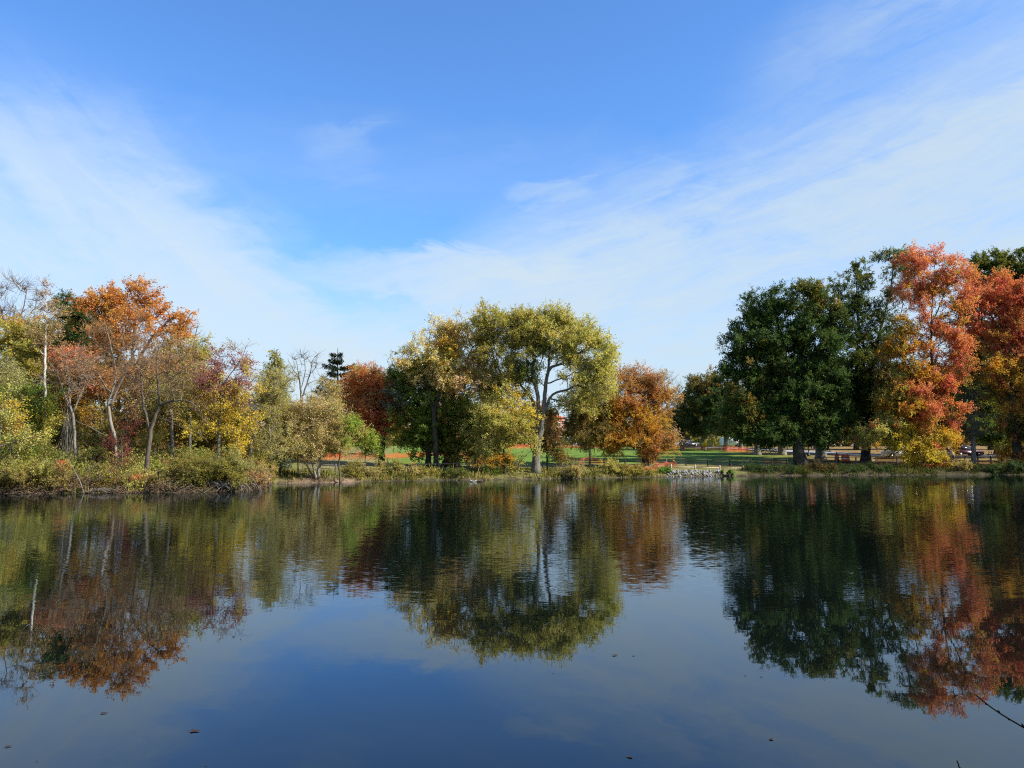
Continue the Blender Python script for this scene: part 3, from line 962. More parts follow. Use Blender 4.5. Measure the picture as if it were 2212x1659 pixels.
T('ash_tree', 'slender grey trunk with a thin orange crown and hanging dead vines', 'tree', 57, [[(167, 1018), (161, 950), (157, 893), (143, 860), (127, 815)], [(157, 893), (170, 862), (182, 830), (188, 790)], [(150, 878), (150, 830), (145, 790)]], 0.10,
  [(150, 790, 36, 40, 'redorange', .55), (135, 830, 32, 34, 'rust', .55), (178, 830, 30, 36, 'rust', .5), (158, 765, 26, 22, 'redorange', .8), (190, 790, 24, 28, 'rust', .5)], 'pale', dens=3.2, ls=0.10, K=6, L=6, tl=0.7, leafiness=0.7, gap=0.2)
T('maple_tree', 'orange-red young maple standing behind the slender grey trunks', 'tree', 63, [[(205, 1010), (204, 900), (196, 800)]], 0.14,
  [(150, 770, 34, 30, 'redorange'), (175, 800, 38, 38, 'rust'), (215, 820, 40, 40, 'rust'), (200, 870, 44, 44, 'gold', .8), (150, 860, 36, 44, 'bronze', .9), (235, 880, 36, 36, 'rust', .6)], 'brown', ls=0.15, dens=2.6)
T('crooked_tree', 'crooked dark trunk leaning over the water with long bare grey limbs', 'tree', 54.5, [[(316, 1020), (322, 960), (329, 915), (346, 876), (378, 866), (402, 864), (423, 877), (437, 894)], [(324, 935), (316, 905), (309, 862), (304, 797), (300, 760)], [(346, 876), (341, 830), (338, 790), (344, 740)], [(329, 932), (352, 904), (372, 916), (428, 937), (450, 956)], [(340, 820), (362, 792), (375, 770)], [(309, 862), (284, 880), (262, 890)]], 0.16,
  [(330, 770, 50, 40, 'haze', .6), (370, 790, 44, 44, 'haze', .6), (300, 800, 40, 44, 'haze', .5), (390, 850, 40, 34, 'haze', .35), (350, 840, 46, 36, 'haze', .45), (420, 900, 34, 30, 'brown', .35)], 'brown', dens=1.5, ls=0.085, K=8, L=5, tl=0.85, leafiness=0.8, tr=0.008, gap=0.1, twigcol='twig')
T('tree', 'rust-brown tree with fine twigs in the middle of the wood', 'tree', 63, [[(372, 1010), (370, 900), (362, 790)], [(369, 870), (395, 800)]], 0.15,
  [(345, 760, 40, 34, 'haze', .7), (385, 780, 40, 44, 'rust', .8), (360, 840, 55, 50, 'olive', .8), (400, 850, 40, 46, 'olive', .8), (350, 900, 50, 40, 'lime', .7), (290, 880, 50, 45, 'rust', .7)], 'grey', ls=0.13, K=7, L=6, leafiness=0.7, dens=2.8)
T('locust_tree', 'light yellow-green tree rising right of the orange maple', 'tree', 66, [[(412, 1005), (410, 900), (408, 800), (412, 755)]], 0.13,
  [(428, 750, 20, 18, 'lime'), (400, 770, 32, 30, 'lime', .8), (425, 790, 34, 32, 'olive'), (410, 840, 40, 40, 'olive'), (440, 830, 30, 34, 'lime', .7)], 'grey', ls=0.14, dens=3)
T('bare_tree', 'thin bare tree showing fine twigs above the yellow-green tree', 'tree', 78, [[(418, 1000), (417, 850), (420, 730)]], 0.14, [(420, 720, 22, 30, 'brown', .5), (408, 745, 24, 26, 'brown', .5)], 'grey', dens=4, L=1, K=9, ls=0.09, leafiness=0.2, tl=1.0)
T('sweetgum_tree', 'purple-red tree with bright yellow lower leaves on a straight grey trunk', 'tree', 60, [[(473, 1005), (472, 930), (474, 860), (475, 770)], [(473, 890), (500, 872)], [(474, 850), (450, 815)], [(474, 840), (505, 800), (525, 770)]], 0.14,
  [(478, 775, 28, 28, 'purple', .75), (470, 815, 36, 36, 'purple', .8), (510, 800, 34, 40, 'purple', .6), (520, 760, 22, 24, 'pinktan', .35), (525, 835, 22, 22, 'yellow', .9), (530, 800, 14, 16, 'yellow', .8), (495, 860, 36, 26, 'yellow', .6), (480, 850, 40, 40, 'purple', .7),
   (440, 925, 36, 24, 'yellow', .9), (508, 905, 36, 30, 'yellow', .8), (515, 955, 20, 40, 'yellow', .9), (450, 880, 34, 28, 'gold', .7), (440, 830, 20, 24, 'lime', .6)], 'grey', ls=0.13, dens=3.0, gap=0.4)
T('tree', 'shadowy olive tree filling the wood behind the purple-red tree', 'tree', 68, [[(455, 1000), (455, 900), (452, 830)]], 0.17,
  [(450, 850, 50, 50, 'olive'), (430, 910, 55, 50, 'bronze'), (500, 920, 45, 45, 'olive'), (380, 930, 55, 45, 'bronze'), (485, 960, 55, 36, 'olive')], 'brown', ls=0.17, dens=2.2, bright=1.25)
T('tree', 'yellow-leaved small tree at the far left edge of the wood', 'tree', 55.5, [[(28, 1010), (26, 940), (20, 880)]], 0.09,
  [(12, 890, 28, 30, 'yellow', .8), (34, 925, 24, 28, 'yellow', .6), (6, 945, 34, 34, 'gold', .6), (55, 970, 30, 26, 'lime', .6), (20, 980, 40, 22, 'olive', .5)], 'grey', ls=0.14, dens=2.8, bright=0.95, gap=0.45)
T('tree', 'bright yellow-green young tree leaning in at the left edge behind the shore bushes', 'tree', 54.5, [[(-8, 1012), (-2, 950), (8, 900)]], .08, [(5, 870, 30, 26, 'lime', .7), (25, 960, 34, 24, 'vivid', .5), (-5, 920, 34, 34, 'lime', .8), (60, 930, 24, 28, 'lime', .6)], 'grey', ls=.14, dens=1.8, bright=1.2, gap=.4)
T('maple_tree', 'green and gold leafy tree left of the white trunk', 'tree', 59, [[(62, 1010), (62, 940), (58, 870)]], 0.13,
  [(40, 860, 40, 30, 'green'), (75, 880, 30, 36, 'vivid', .8), (60, 915, 44, 36, 'green', .9), (82, 945, 30, 32, 'lime', .8), (45, 950, 36, 30, 'vivid', .7), (100, 915, 20, 30, 'olive', .8)], 'brown', ls=0.16, dens=2.6, bright=1.3, gap=.4)
T('tree', 'amber-leaved tree in the shade right of the white trunk', 'tree', 66, [[(130, 1005), (130, 900), (125, 850)]], 0.13,
  [(120, 880, 36, 36, 'bronze'), (110, 930, 34, 40, 'gold', .8), (140, 925, 34, 36, 'bronze'), (125, 970, 40, 30, 'bronze')], 'brown', ls=0.16, dens=2.6, bright=0.8)
T('dogwood_tree', 'dark crimson small tree low in the middle of the wood', 'tree', 56.5, [[(262, 1012), (264, 970), (262, 930)]], 0.06,
  [(262, 935, 18, 24, 'crimson', .6), (255, 970, 24, 26, 'crimson', .7), (240, 1000, 28, 12, 'red', .5), (285, 900, 20, 26, 'maple', .35), (275, 960, 16, 26, 'crimson', .5)], 'brown', ls=0.12, dens=2.4, gap=.5, bright=.85)
T('tree', 'slim bare trunk with ochre leaves between the grey trunks', 'tree', 62, [[(218, 1008), (222, 950), (216, 880), (205, 830)]], 0.12,
  [(215, 900, 36, 34, 'gold', .6), (290, 905, 36, 36, 'bronze', .8), (225, 950, 40, 34, 'olive', .9), (200, 960, 30, 34, 'green', .8), (300, 950, 34, 36, 'olive')], 'pale', ls=0.13, dens=2.8)
T('tree', 'leaning pale trunk with an airy olive crown above the orange netting', 'tree', 66, [[(533, 1012), (545, 960), (558, 900), (574, 860), (586, 815)], [(545, 960), (534, 900), (530, 850)], [(560, 895), (590, 868), (604, 850)]], 0.16,
  [(580, 830, 34, 30, 'larch', .9), (600, 850, 30, 30, 'larch', .8), (565, 870, 30, 28, 'larch', .6), (610, 815, 22, 26, 'larch', .7), (540, 830, 18, 26, 'pinktan', .35)], 'pale', ls=0.12, dens=3.0)
conifer('larch_tree', 'yellow-green larch with a pointed top behind the leaning pale trunk', 80, 588, 752, 0.2, 'larch', 40, 0.3, gaps=0.34, sparse=1.1, upturn=0.05, bark='grey', shape=0.75, whorls=20)
T('bare_tree', 'leafless tree with an open fan of fine branches against the sky', 'tree', 84, [[(652, 1000), (653, 880), (648, 830), (642, 790), (636, 770)], [(652, 860), (666, 820), (675, 785)], [(650, 840), (660, 800), (655, 770)], [(646, 815), (628, 790), (622, 775)]], 0.15,
  [(640, 785, 26, 26, 'brown', .6), (670, 795, 26, 30, 'brown', .6), (652, 820, 34, 30, 'brown', .45), (685, 810, 14, 20, 'brown', .4)], 'grey', dens=3.0, L=1, K=8, ls=0.08, leafiness=0.12, tl=0.9, tr=0.014)
conifer('spruce_tree', 'dark spruce with a ragged crown standing far behind the tan trees', 108, 727, 752, 0.3, 'needle', 90, 0.2, gaps=0.12, sparse=4.5, upturn=0.34, whorls=12, shape=0.85, spread=0.12)
T('tree', 'multi-stemmed tan-leaved tree standing at the water edge', 'tree', 68.5, [[(684, 1040), (676, 1005), (668, 970), (662, 920)], [(686, 1040, 0.2, 1), (690, 990), (700, 940), (706, 890)], [(680, 1040, .3, 1), (664, 1008), (648, 985)], [(690, 1040, .4, 1), (692, 1000), (708, 975)]], 0.10,
  [(640, 900, 44, 44, 'tan', .9), (690, 880, 42, 48, 'tan', .9), (705, 850, 26, 24, 'tan', .8), (650, 950, 50, 36, 'tan', .9), (615, 920, 34, 36, 'tan', .8), (700, 930, 44, 40, 'tan', .9), (620, 975, 36, 26, 'olive', .7), (730, 960, 26, 30, 'tan', .7)], 'pale', ls=0.12, dens=3.0, gap=0.3, L=10)
T('tree', 'slim tan sapling with a bare lower stem at the point of the left bank', 'tree', 65.5, [[(585, 1040), (587, 990), (583, 930), (584, 880)]], 0.06, [(585, 900, 30, 36, 'olive', .7), (600, 950, 30, 30, 'lime', .7), (590, 860, 26, 22, 'tan', .6), (565, 960, 22, 30, 'olive', .6)], 'pale', ls=0.11, dens=3.2)
T('tree', 'young slim tree with a straight stem left of the tan-leaved tree', 'tree', 68, [[(608, 1030), (610, 990), (612, 930)]], 0.05, [(612, 930, 26, 36, 'olive', .8), (600, 965, 24, 24, 'lime', .7), (618, 895, 24, 24, 'olive', .7)], 'grey', ls=0.12, dens=3.0)
T('tree', 'slim stem with pale olive leaves close beside the tan-leaved tree', 'tree', 69.5, [[(644, 1030), (643, 990), (640, 940)]], 0.05, [(640, 940, 30, 36, 'olive', .8), (655, 975, 26, 22, 'lime', .6)], 'pale', ls=0.12, dens=3.0)
conifer('spruce_tree', 'small bluish spruce standing behind the slim stems', 74, 607, 905, 0.1, 'blue', 18, 0.12, gaps=0.1, sparse=1.0, whorls=14)
T('tree', 'crooked little tree draped with bright green leaves on the muddy bank', 'tree', 68.5, [[(737, 1034), (732, 1008), (735, 975), (728, 950), (716, 925), (708, 905)], [(735, 975), (742, 940), (745, 915)], [(734, 985), (756, 978), (775, 967)]], 0.085,
  [(745, 915, 18, 16, 'vivid'), (752, 940, 16, 26, 'vivid'), (710, 900, 24, 26, 'tan', .6), (722, 930, 22, 22, 'rust', .4)], 'brown', ls=0.12, dens=3.4)
T('tree', 'bright lime small tree left of the dark maple trunk', 'tree', 80, [[(790, 1012), (789, 985), (790, 960)]], 0.06, [(788, 955, 26, 22, 'vivid'), (775, 940, 22, 20, 'lime'), (800, 970, 22, 20, 'vivid', .8)], 'brown', ls=0.14, dens=3.4)
T('maple_tree', 'broad red-orange maple with a thick dark trunk', 'tree', 83, [[(822, 1012), (824, 985), (826, 940), (818, 890), (806, 850)], [(826, 955), (842, 948), (852, 946)], [(824, 930), (845, 890), (850, 850)], [(820, 905), (785, 870), (760, 850)]], 0.29,
  [(765, 850, 30, 34, 'maple'), (795, 825, 40, 30, 'maple'), (830, 830, 40, 34, 'redorange', .9), (780, 890, 40, 32, 'maple', .8), (820, 880, 45, 45, 'redorange', .9), (845, 860, 34, 40, 'maple'), (810, 925, 34, 30, 'red', .9), (790, 808, 36, 12, 'rust', .7), (750, 880, 24, 34, 'rust', .6), (785, 865, 36, 30, 'haze', .6), (855, 830, 26, 26, 'haze', .7), (845, 900, 24, 26, 'maple', .7)], 'dark', ls=0.17, dens=2.2, gap=0.5, bright=1.08)
T('tree', 'low gold-green tree peeking over behind the red-orange maple', 'tree', 105, [[(790, 990), (790, 900), (785, 830)]], 0.2, [(780, 815, 34, 16, 'olive'), (800, 840, 44, 34, 'olive'), (760, 870, 30, 50, 'bronze'), (820, 900, 50, 60, 'bronze')], 'brown', ls=0.25, dens=1.8)

for lab, px, D, w, top, pals in (('broad olive tree deep in the wood at the left edge', 20, 84, 60, 745, ('olive', 'bronze', 'gold')),
                                ('bronze tree deep in the wood behind the dark green tree', 160, 86, 60, 740, ('bronze', 'rust', 'bronze')),
                                ('rust tree deep in the wood under the tall orange maple', 255, 84, 66, 735, ('rust', 'bronze', 'rust')),
                                ('rust and olive tree deep in the wood behind the crooked trunk', 345, 85, 60, 745, ('rust', 'rust', 'olive')),
                                ('olive tree deep in the wood behind the yellow-green tree', 420, 86, 50, 790, ('olive', 'rust', 'olive')),
                                ('brown tree deep in the wood behind the leaning pale trunk', 520, 90, 46, 850, ('rust', 'olive', 'bronze')),
                                ('dull olive tree behind the tan-leaved tree', 610, 92, 56, 870, ('olive', 'bronze', 'tan')),
                                ('dusty brown tree behind the crooked little tree', 700, 98, 60, 860, ('rust', 'olive', 'tan'))):
    T('tree', lab, 'tree', D, [[(px, 990), (px, 900), (px + 4, top + 40)]], .2, [(px, top + 40, w * .7, 44, pals[0]), (px - w * .4, top + 100, w * .7, 55, pals[1]), (px + w * .4, top + 95, w * .7, 55, pals[2]), (px, 940, w, 45, pals[1])], 'brown', ls=.24, dens=1.0)

# ------------------------------------------------------------------ trees in the middle
T('tree', 'dark green spreading tree left of the olive group', 'tree', 82, [[(926, 1010), (922, 950), (905, 880), (890, 830)], [(922, 940), (950, 880)], [(915, 910), (870, 880)]], 0.27,
  [(880, 815, 36, 36, 'green'), (915, 810, 34, 32, 'green', .8), (865, 860, 34, 40, 'blue', .9), (910, 860, 48, 48, 'green'), (880, 915, 46, 40, 'green'), (930, 920, 46, 46, 'green'), (895, 960, 40, 26, 'green', .8), (950, 965, 40, 26, 'green')], 'dark', ls=0.19, dens=2.4, gap=0.35, bright=1.8)
T('tree', 'tall ragged olive and tan tree left of the great tree', 'tree', 80, [[(943, 1012), (940, 950), (938, 890), (958, 830), (976, 770), (985, 720)], [(939, 900), (920, 820), (925, 760), (930, 720)], [(950, 850), (1000, 800), (1020, 750)], [(958, 830), (990, 830), (1030, 815)]], 0.24,
  [(900, 755, 34, 24, 'tan', .6), (940, 740, 34, 34, 'tan', .75), (985, 720, 28, 30, 'gold', .6), (1015, 725, 28, 36, 'tan', .75), (925, 790, 40, 30, 'tan', .9), (960, 810, 36, 30, 'tan'), (1000, 780, 40, 38, 'olive', .7), (1030, 800, 34, 40, 'pinktan', .9), (1000, 835, 36, 30, 'pinktan'), (1050, 830, 36, 34, 'pinktan', .9),
   (935, 708, 12, 22, 'tan', .5), (985, 696, 14, 20, 'tan', .5), (880, 775, 24, 18, 'olive', .5), (960, 765, 34, 30, 'gold', .8), (975, 740, 26, 26, 'tan', .8), (1035, 700, 20, 26, 'olive', .7), (900, 800, 36, 22, 'tan', .9), (1055, 860, 26, 22, 'pinktan', .8)], 'dark', ls=0.18, dens=2.9, gap=0.4, bright=1.4)
T('tree', 'dark trunk leaning right under yellow-green shade leaves', 'tree', 83, [[(958, 1012), (970, 970), (985, 930), (990, 880)], [(966, 985), (963, 950), (960, 900)]], 0.24,
  [(985, 900, 46, 46, 'green', 1.0), (1010, 940, 45, 50, 'bronze'), (965, 950, 46, 44, 'green'), (1020, 890, 40, 36, 'lime', .8), (1000, 980, 50, 26, 'bronze', .9), (975, 860, 50, 36, 'olive', .9)], 'dark', ls=0.19, dens=2.3, gap=0.4, bright=1.6)
T('great_tree', 'great yellow-green tree with a thick grey trunk at the centre of the far shore', 'tree', 79, [
    [(1157.6, 1017), (1159, 985), (1161.5, 954), (1169, 928), (1174.6, 887), (1176, 863), (1178.5, 842), (1182, 814), (1191.5, 793), (1212, 785), (1228, 762), (1236, 735)],
    [(1181, 832), (1199, 821.6, -.4), (1222.7, 815, -.8), (1241, 803, -1.0), (1262, 790, -1.2)],
    [(1176, 890), (1194, 853), (1225, 842), (1246, 833), (1270, 838)],
    [(1192, 862), (1222, 868, .6), (1243, 879, .8)],
    [(1163, 935), (1155, 881, .4), (1147, 860, .8), (1128, 835, 1.0), (1112, 810, 1.2)],
    [(1160, 925), (1163, 871), (1160, 845), (1152.4, 816), (1150, 798), (1153.7, 777), (1147, 754), (1134, 736), (1126, 712)],
    [(1151, 803), (1165, 788, -.3), (1171, 776, -.5), (1180, 740, -.6)],
    [(1155, 988), (1137, 947), (1124, 928), (1108, 905)],
    [(1140, 852), (1110, 850), (1087, 840), (1079.5, 803), (1069, 785), (1062, 750)],
    [(1182, 814), (1186, 780), (1190, 730)]], 0.37,
  [(1058, 686, 18, 26, 'olive', .8), (1075, 705, 40, 34, 'olive', .9), (1110, 691, 26, 22, 'olive', .7), (1125, 710, 44, 34, 'olive'), (1175, 691, 46, 28, 'olive', 1.1), (1215, 701, 34, 28, 'lime'), (1190, 730, 60, 40, 'lime'), (1245, 710, 34, 28, 'lime', .9), (1268, 705, 14, 18, 'lime', .7), (1250, 750, 46, 40, 'lime'),
   (1295, 730, 20, 22, 'lime', .8), (1300, 775, 24, 36, 'lime', .9), (1275, 790, 36, 36, 'lime'), (1255, 830, 38, 28, 'lime', .8), (1290, 820, 26, 28, 'lime', .9), (1070, 755, 40, 44, 'olive', .8), (1120, 760, 50, 42, 'olive', .8), (1085, 800, 40, 32, 'olive', .75), (1115, 825, 40, 28, 'green', .8), (1080, 838, 32, 30, 'olive', .8), (1112, 862, 30, 24, 'olive', .7), (1055, 835, 26, 30, 'olive', .7), (1160, 760, 34, 34, 'green', .8),
   (1245, 866, 34, 22, 'olive', .7), (1285, 862, 28, 24, 'olive', .7), (1140, 795, 32, 26, 'green', .7), (1212, 765, 30, 18, 'lime', .8), (1100, 722, 34, 30, 'olive', .9), (1128, 735, 34, 26, 'lime', .8), (1290, 760, 30, 34, 'lime', .8), (1310, 838, 16, 24, 'lime', .7), (1058, 673, 11, 18, 'olive', .6), (1112, 675, 10, 15, 'olive', .6), (1190, 671, 22, 14, 'lime', .7), (1222, 679, 12, 14, 'lime', .7), (1148, 683, 14, 12, 'olive', .6), (1318, 760, 10, 14, 'lime', .6), (1312, 800, 14, 14, 'lime', .6)], 'grey', ls=0.17, dens=2.6, gap=0.45, flare=1.5, clump=0.5, bright=1.1)
T('tree', 'yellow low tree drooping to the bank left of the great grey trunk', 'tree', 77.5, [[(1090, 1015), (1088, 970), (1078, 910), (1075, 870)], [(1088, 960), (1115, 920), (1125, 890)]], 0.12,
  [(1085, 865, 34, 24, 'lime', .9), (1110, 885, 36, 34, 'yellow', .7), (1070, 910, 40, 40, 'lime'), (1115, 930, 38, 32, 'lime'), (1050, 950, 32, 36, 'lime', .9), (1095, 965, 44, 32, 'lime'), (1075, 995, 36, 18, 'gold', .9), (1130, 905, 18, 26, 'yellow', .8)], 'dark', ls=0.17, dens=2.2, gap=0.45)
T('tree', 'rusty drooping tree in the gap right of the great grey trunk', 'tree', 82, [[(1183, 1008), (1181, 975), (1186, 940), (1190, 905)]], 0.10,
  [(1186, 900, 18, 26, 'bronze', .7), (1180, 930, 26, 26, 'rust', .8), (1192, 965, 22, 16, 'bronze', .8), (1215, 985, 22, 14, 'bronze', .9), (1185, 965, 22, 26, 'bronze', .8)], 'dark', ls=0.18, dens=2.8, bright=0.9)
T('pear_tree', 'slender olive tree with a straight pale stem on the lawn edge', 'tree', 87, [[(1274, 995), (1273, 960), (1271, 900), (1270, 840)], [(1273, 975), (1258, 962), (1246, 955)]], 0.11,
  [(1268, 835, 26, 26, 'olive', .9), (1250, 870, 28, 34, 'olive'), (1285, 870, 28, 34, 'olive'), (1265, 910, 40, 30, 'bronze'), (1285, 935, 30, 24, 'bronze'), (1245, 950, 30, 22, 'olive'), (1270, 955, 30, 14, 'olive', .7)], 'pale', ls=0.17, dens=3.0, gap=0.25)
T('maple_tree', 'round amber and gold maple with a short dark trunk beside the lawn', 'tree', 88, [[(1394, 1003), (1394, 980), (1392, 955), (1396, 930), (1394, 890), (1385, 850)], [(1393, 962), (1370, 968), (1350, 955)], [(1395, 935), (1412, 905), (1415, 870)], [(1394, 895), (1372, 868), (1360, 845)], [(1395, 950), (1425, 940), (1445, 935)]], 0.34,
  [(1318, 860, 28, 34, 'gold', .8), (1310, 905, 28, 36, 'gold', .8), (1338, 828, 30, 24, 'rust', .8), (1440, 870, 26, 34, 'amber', .8), (1375, 802, 30, 12, 'rust', .7), (1360, 820, 36, 26, 'amber', .75), (1395, 815, 34, 24, 'rust', .8), (1420, 840, 26, 26, 'amber', .8), (1345, 850, 34, 30, 'amber'), (1385, 855, 44, 36, 'amber', .9), (1330, 890, 34, 34, 'gold', .9), (1370, 905, 46, 36, 'gold'), (1415, 895, 32, 34, 'gold', .8), (1335, 940, 40, 34, 'gold'), (1385, 945, 44, 30, 'gold'),
   (1430, 945, 30, 26, 'amber', .8), (1455, 940, 14, 18, 'pinktan', .8), (1400, 975, 46, 16, 'amber', .9), (1335, 968, 30, 16, 'gold', .8), (1440, 965, 24, 14, 'amber', .7), (1315, 925, 24, 26, 'gold', .8)], 'dark', ls=0.17, dens=2.4, bright=0.95, gap=0.45, twigcol='pale', clump=.6)
T('bare_tree', 'grey leafless tree with a rounded fan of twigs right of the amber maple', 'tree', 108, [[(1418, 990), (1420, 920), (1424, 870), (1430, 840)], [(1421, 900), (1445, 870), (1458, 850)], [(1422, 880), (1408, 840)]], 0.25,
  [(1420, 830, 26, 22, 'brown', .6), (1445, 845, 26, 26, 'brown', .7), (1462, 855, 14, 18, 'brown', .6), (1435, 880, 30, 26, 'brown', .5)], 'pale', dens=4.0, L=1, K=10, ls=0.1, leafiness=0.12, tl=1.2, tr=0.018, gap=0.0)
T('tree', 'tiny bare sapling alone on the sunny lawn', 'tree', 96, [[(1338, 990), (1338, 978), (1336, 970), (1332, 962)], [(1338, 976), (1344, 966), (1348, 962)]], 0.035, [(1332, 962, 5, 5, 'brown', .6), (1345, 963, 6, 5, 'brown', .6)], 'dark', dens=6, L=0, K=4, tl=0.4, flare=1.2)

# ------------------------------------------------------------------ park trees on the right
T('oak_tree', 'huge dark green oak with a flared trunk on the right bank', 'tree', 96, [
    [(1733, 1006), (1727, 985), (1723, 960), (1722, 930), (1725, 880), (1730, 800), (1735, 720), (1740, 660)],
    [(1722, 935), (1690, 880), (1650, 820), (1625, 760)], [(1724, 925), (1765, 860), (1795, 790), (1805, 730)], [(1722, 950), (1670, 920), (1620, 900)], [(1727, 860), (1700, 780), (1680, 700)], [(1723, 955), (1770, 930), (1800, 915)]], 0.58,
  [(1648, 668, 34, 30, 'dark'), (1688, 648, 40, 30, 'dark'), (1735, 640, 44, 30, 'darkmix'), (1775, 655, 36, 32, 'darkmix'), (1805, 700, 26, 40, 'darkmix'), (1618, 705, 32, 36, 'dark'), (1600, 745, 28, 36, 'dark'), (1660, 715, 48, 44, 'dark'), (1720, 700, 55, 44, 'dark', .9), (1775, 735, 42, 48, 'dark'), (1605, 795, 40, 40, 'dark'),
   (1582, 800, 22, 26, 'dark', .9), (1655, 785, 55, 48, 'darkmix'), (1725, 785, 60, 55, 'dark'), (1785, 815, 38, 55, 'dark'), (1612, 855, 46, 40, 'darkmix', .9), (1670, 865, 55, 50, 'dark'), (1740, 865, 60, 50, 'dark'), (1790, 885, 38, 40, 'dark'), (1606, 905, 40, 34, 'darkmix'), (1655, 925, 50, 34, 'dark'), (1720, 925, 46, 28, 'dark', .8), (1770, 925, 40, 30, 'dark', .8), (1620, 948, 26, 16, 'dark', .9), (1683, 955, 24, 14, 'dark', .8), (1760, 952, 30, 14, 'dark', .8), (1800, 940, 22, 18, 'dark', .8), (1585, 905, 22, 24, 'dark')], 'dark', ls=0.21, dens=2.6, gap=0.3, L=9, flare=1.9, clump=.55, bright=1.4)
T('oak_tree', 'tall dark green pin oak with upswept open branches behind the huge oak', 'tree', 103, [
    [(1870, 992), (1871, 950), (1872, 880), (1880, 800), (1900, 720), (1925, 620), (1932, 550)], [(1882, 800), (1855, 700), (1850, 610)], [(1878, 820), (1830, 700), (1815, 630)], [(1900, 720), (1945, 680), (1950, 600)], [(1872, 890), (1830, 830)], [(1873, 870), (1915, 820)]], 0.5,
  [(1925, 560, 24, 28, 'green', .9), (1945, 580, 22, 30, 'green', .8), (1858, 590, 22, 26, 'green', .9), (1870, 630, 26, 24, 'dark', .8), (1817, 622, 22, 24, 'green', .8), (1830, 660, 30, 28, 'dark', .9), (1880, 670, 34, 26, 'dark', .8), (1840, 710, 44, 36, 'dark'), (1895, 720, 40, 36, 'dark', .9), (1930, 640, 24, 34, 'dark', .7), (1850, 770, 46, 40, 'green'), (1900, 780, 44, 42, 'dark'),
   (1840, 830, 46, 38, 'dark'), (1890, 850, 46, 44, 'dark'), (1850, 890, 46, 36, 'green', .9), (1900, 910, 44, 34, 'dark'), (1840, 925, 40, 26, 'green', .8), (1800, 800, 30, 40, 'dark', .8)], 'dark', ls=0.21, dens=1.9, gap=0.5, clump=.75)
T('sweetgum_tree', 'tall orange and red sweetgum with yellow lower branches on the right shore', 'tree', 94.5, [
    [(2022, 1010), (2020, 960), (2019, 900), (2016, 830), (2012, 740), (2014, 640), (2020, 570)], [(2014, 720), (1985, 640), (1975, 590)], [(2014, 700), (2045, 620), (2058, 580)], [(2017, 850), (1975, 800), (1950, 760)], [(2018, 880), (2050, 830)], [(2019, 910), (1970, 890), (1945, 880)], [(2020, 950), (1950, 950), (1890, 945)], [(2013, 760), (2045, 730)]], 0.22,
  [(1962, 580, 28, 34, 'redorange', .9), (2000, 565, 34, 30, 'redorange', .85), (2045, 575, 34, 30, 'redorange', .85), (2075, 600, 26, 34, 'redorange', .8), (1970, 630, 36, 34, 'redorange', .85), (2020, 620, 44, 36, 'orange', .75), (2065, 645, 34, 34, 'redorange', .7), (1990, 670, 36, 24, 'redorange', .55), (2040, 680, 36, 24, 'gold', .45), (1950, 715, 34, 28, 'gold', .9), (1995, 715, 40, 30, 'redorange', .85), (2045, 735, 32, 34, 'redorange'),
   (1935, 760, 30, 34, 'gold'), (1980, 770, 40, 36, 'gold', .9), (2040, 785, 34, 30, 'redorange'), (1995, 815, 30, 28, 'gold'), (2030, 820, 34, 24, 'red'), (1975, 845, 40, 26, 'redorange'), (2030, 850, 38, 22, 'redorange'), (1940, 835, 26, 22, 'gold', .8), (1950, 880, 38, 26, 'gold'), (2000, 890, 40, 24, 'redorange', .8), (2055, 890, 26, 24, 'redorange', .9), (1985, 910, 40, 22, 'amber', .8),
   (1900, 935, 40, 22, 'lime', .9), (1945, 945, 44, 26, 'yellow', .8), (2000, 945, 44, 28, 'yellow', .8), (2050, 945, 26, 24, 'gold', .8), (1860, 945, 30, 22, 'lime', .8), (1960, 975, 44, 22, 'yellow', .8), (2010, 980, 44, 26, 'yellow', .9), (2040, 1000, 30, 14, 'yellow', .7), (1990, 1003, 34, 12, 'yellow', .8), (1922, 810, 24, 40, 'bronze', .8), (1930, 875, 30, 34, 'olive', .7), (1918, 915, 30, 24, 'lime', .7), (2085, 660, 22, 40, 'redorange', .6), (2075, 780, 20, 40, 'amber', .5)], 'dark', ls=0.19, dens=2.4, gap=0.45, mixlobes=0.12, clump=.65)
T('maple_tree', 'bright red maple filling the right edge of the picture', 'tree', 97, [
    [(2200, 1008), (2195, 950), (2190, 880), (2180, 800), (2175, 700), (2178, 630)], [(2186, 830), (2140, 760), (2115, 720)], [(2182, 780), (2225, 700), (2240, 660)], [(2190, 870), (2150, 850), (2120, 845)], [(2188, 850), (2230, 830)]], 0.5,
  [(2140, 610, 34, 28, 'redorange', .9), (2175, 640, 44, 34, 'red'), (2215, 640, 40, 40, 'red'), (2125, 655, 32, 36, 'redorange', .8), (2150, 690, 46, 36, 'red'), (2205, 700, 46, 40, 'red'), (2125, 720, 34, 28, 'red', .8), (2250, 690, 40, 50, 'red'), (2150, 755, 40, 34, 'amber', .9), (2200, 760, 46, 36, 'redorange', .9), (2150, 800, 44, 32, 'gold', .9), (2205, 815, 50, 36, 'gold', .9), (2250, 790, 50, 60, 'amber'),
   (2160, 845, 40, 28, 'bronze', .9), (2200, 870, 46, 36, 'gold', .8), (2250, 880, 50, 50, 'gold'), (2195, 930, 36, 36, 'bronze', .9), (2240, 950, 44, 44, 'bronze'), (2200, 985, 34, 26, 'gold', .8)], 'dark', ls=0.2, dens=1.9, gap=0.4, clump=.7)
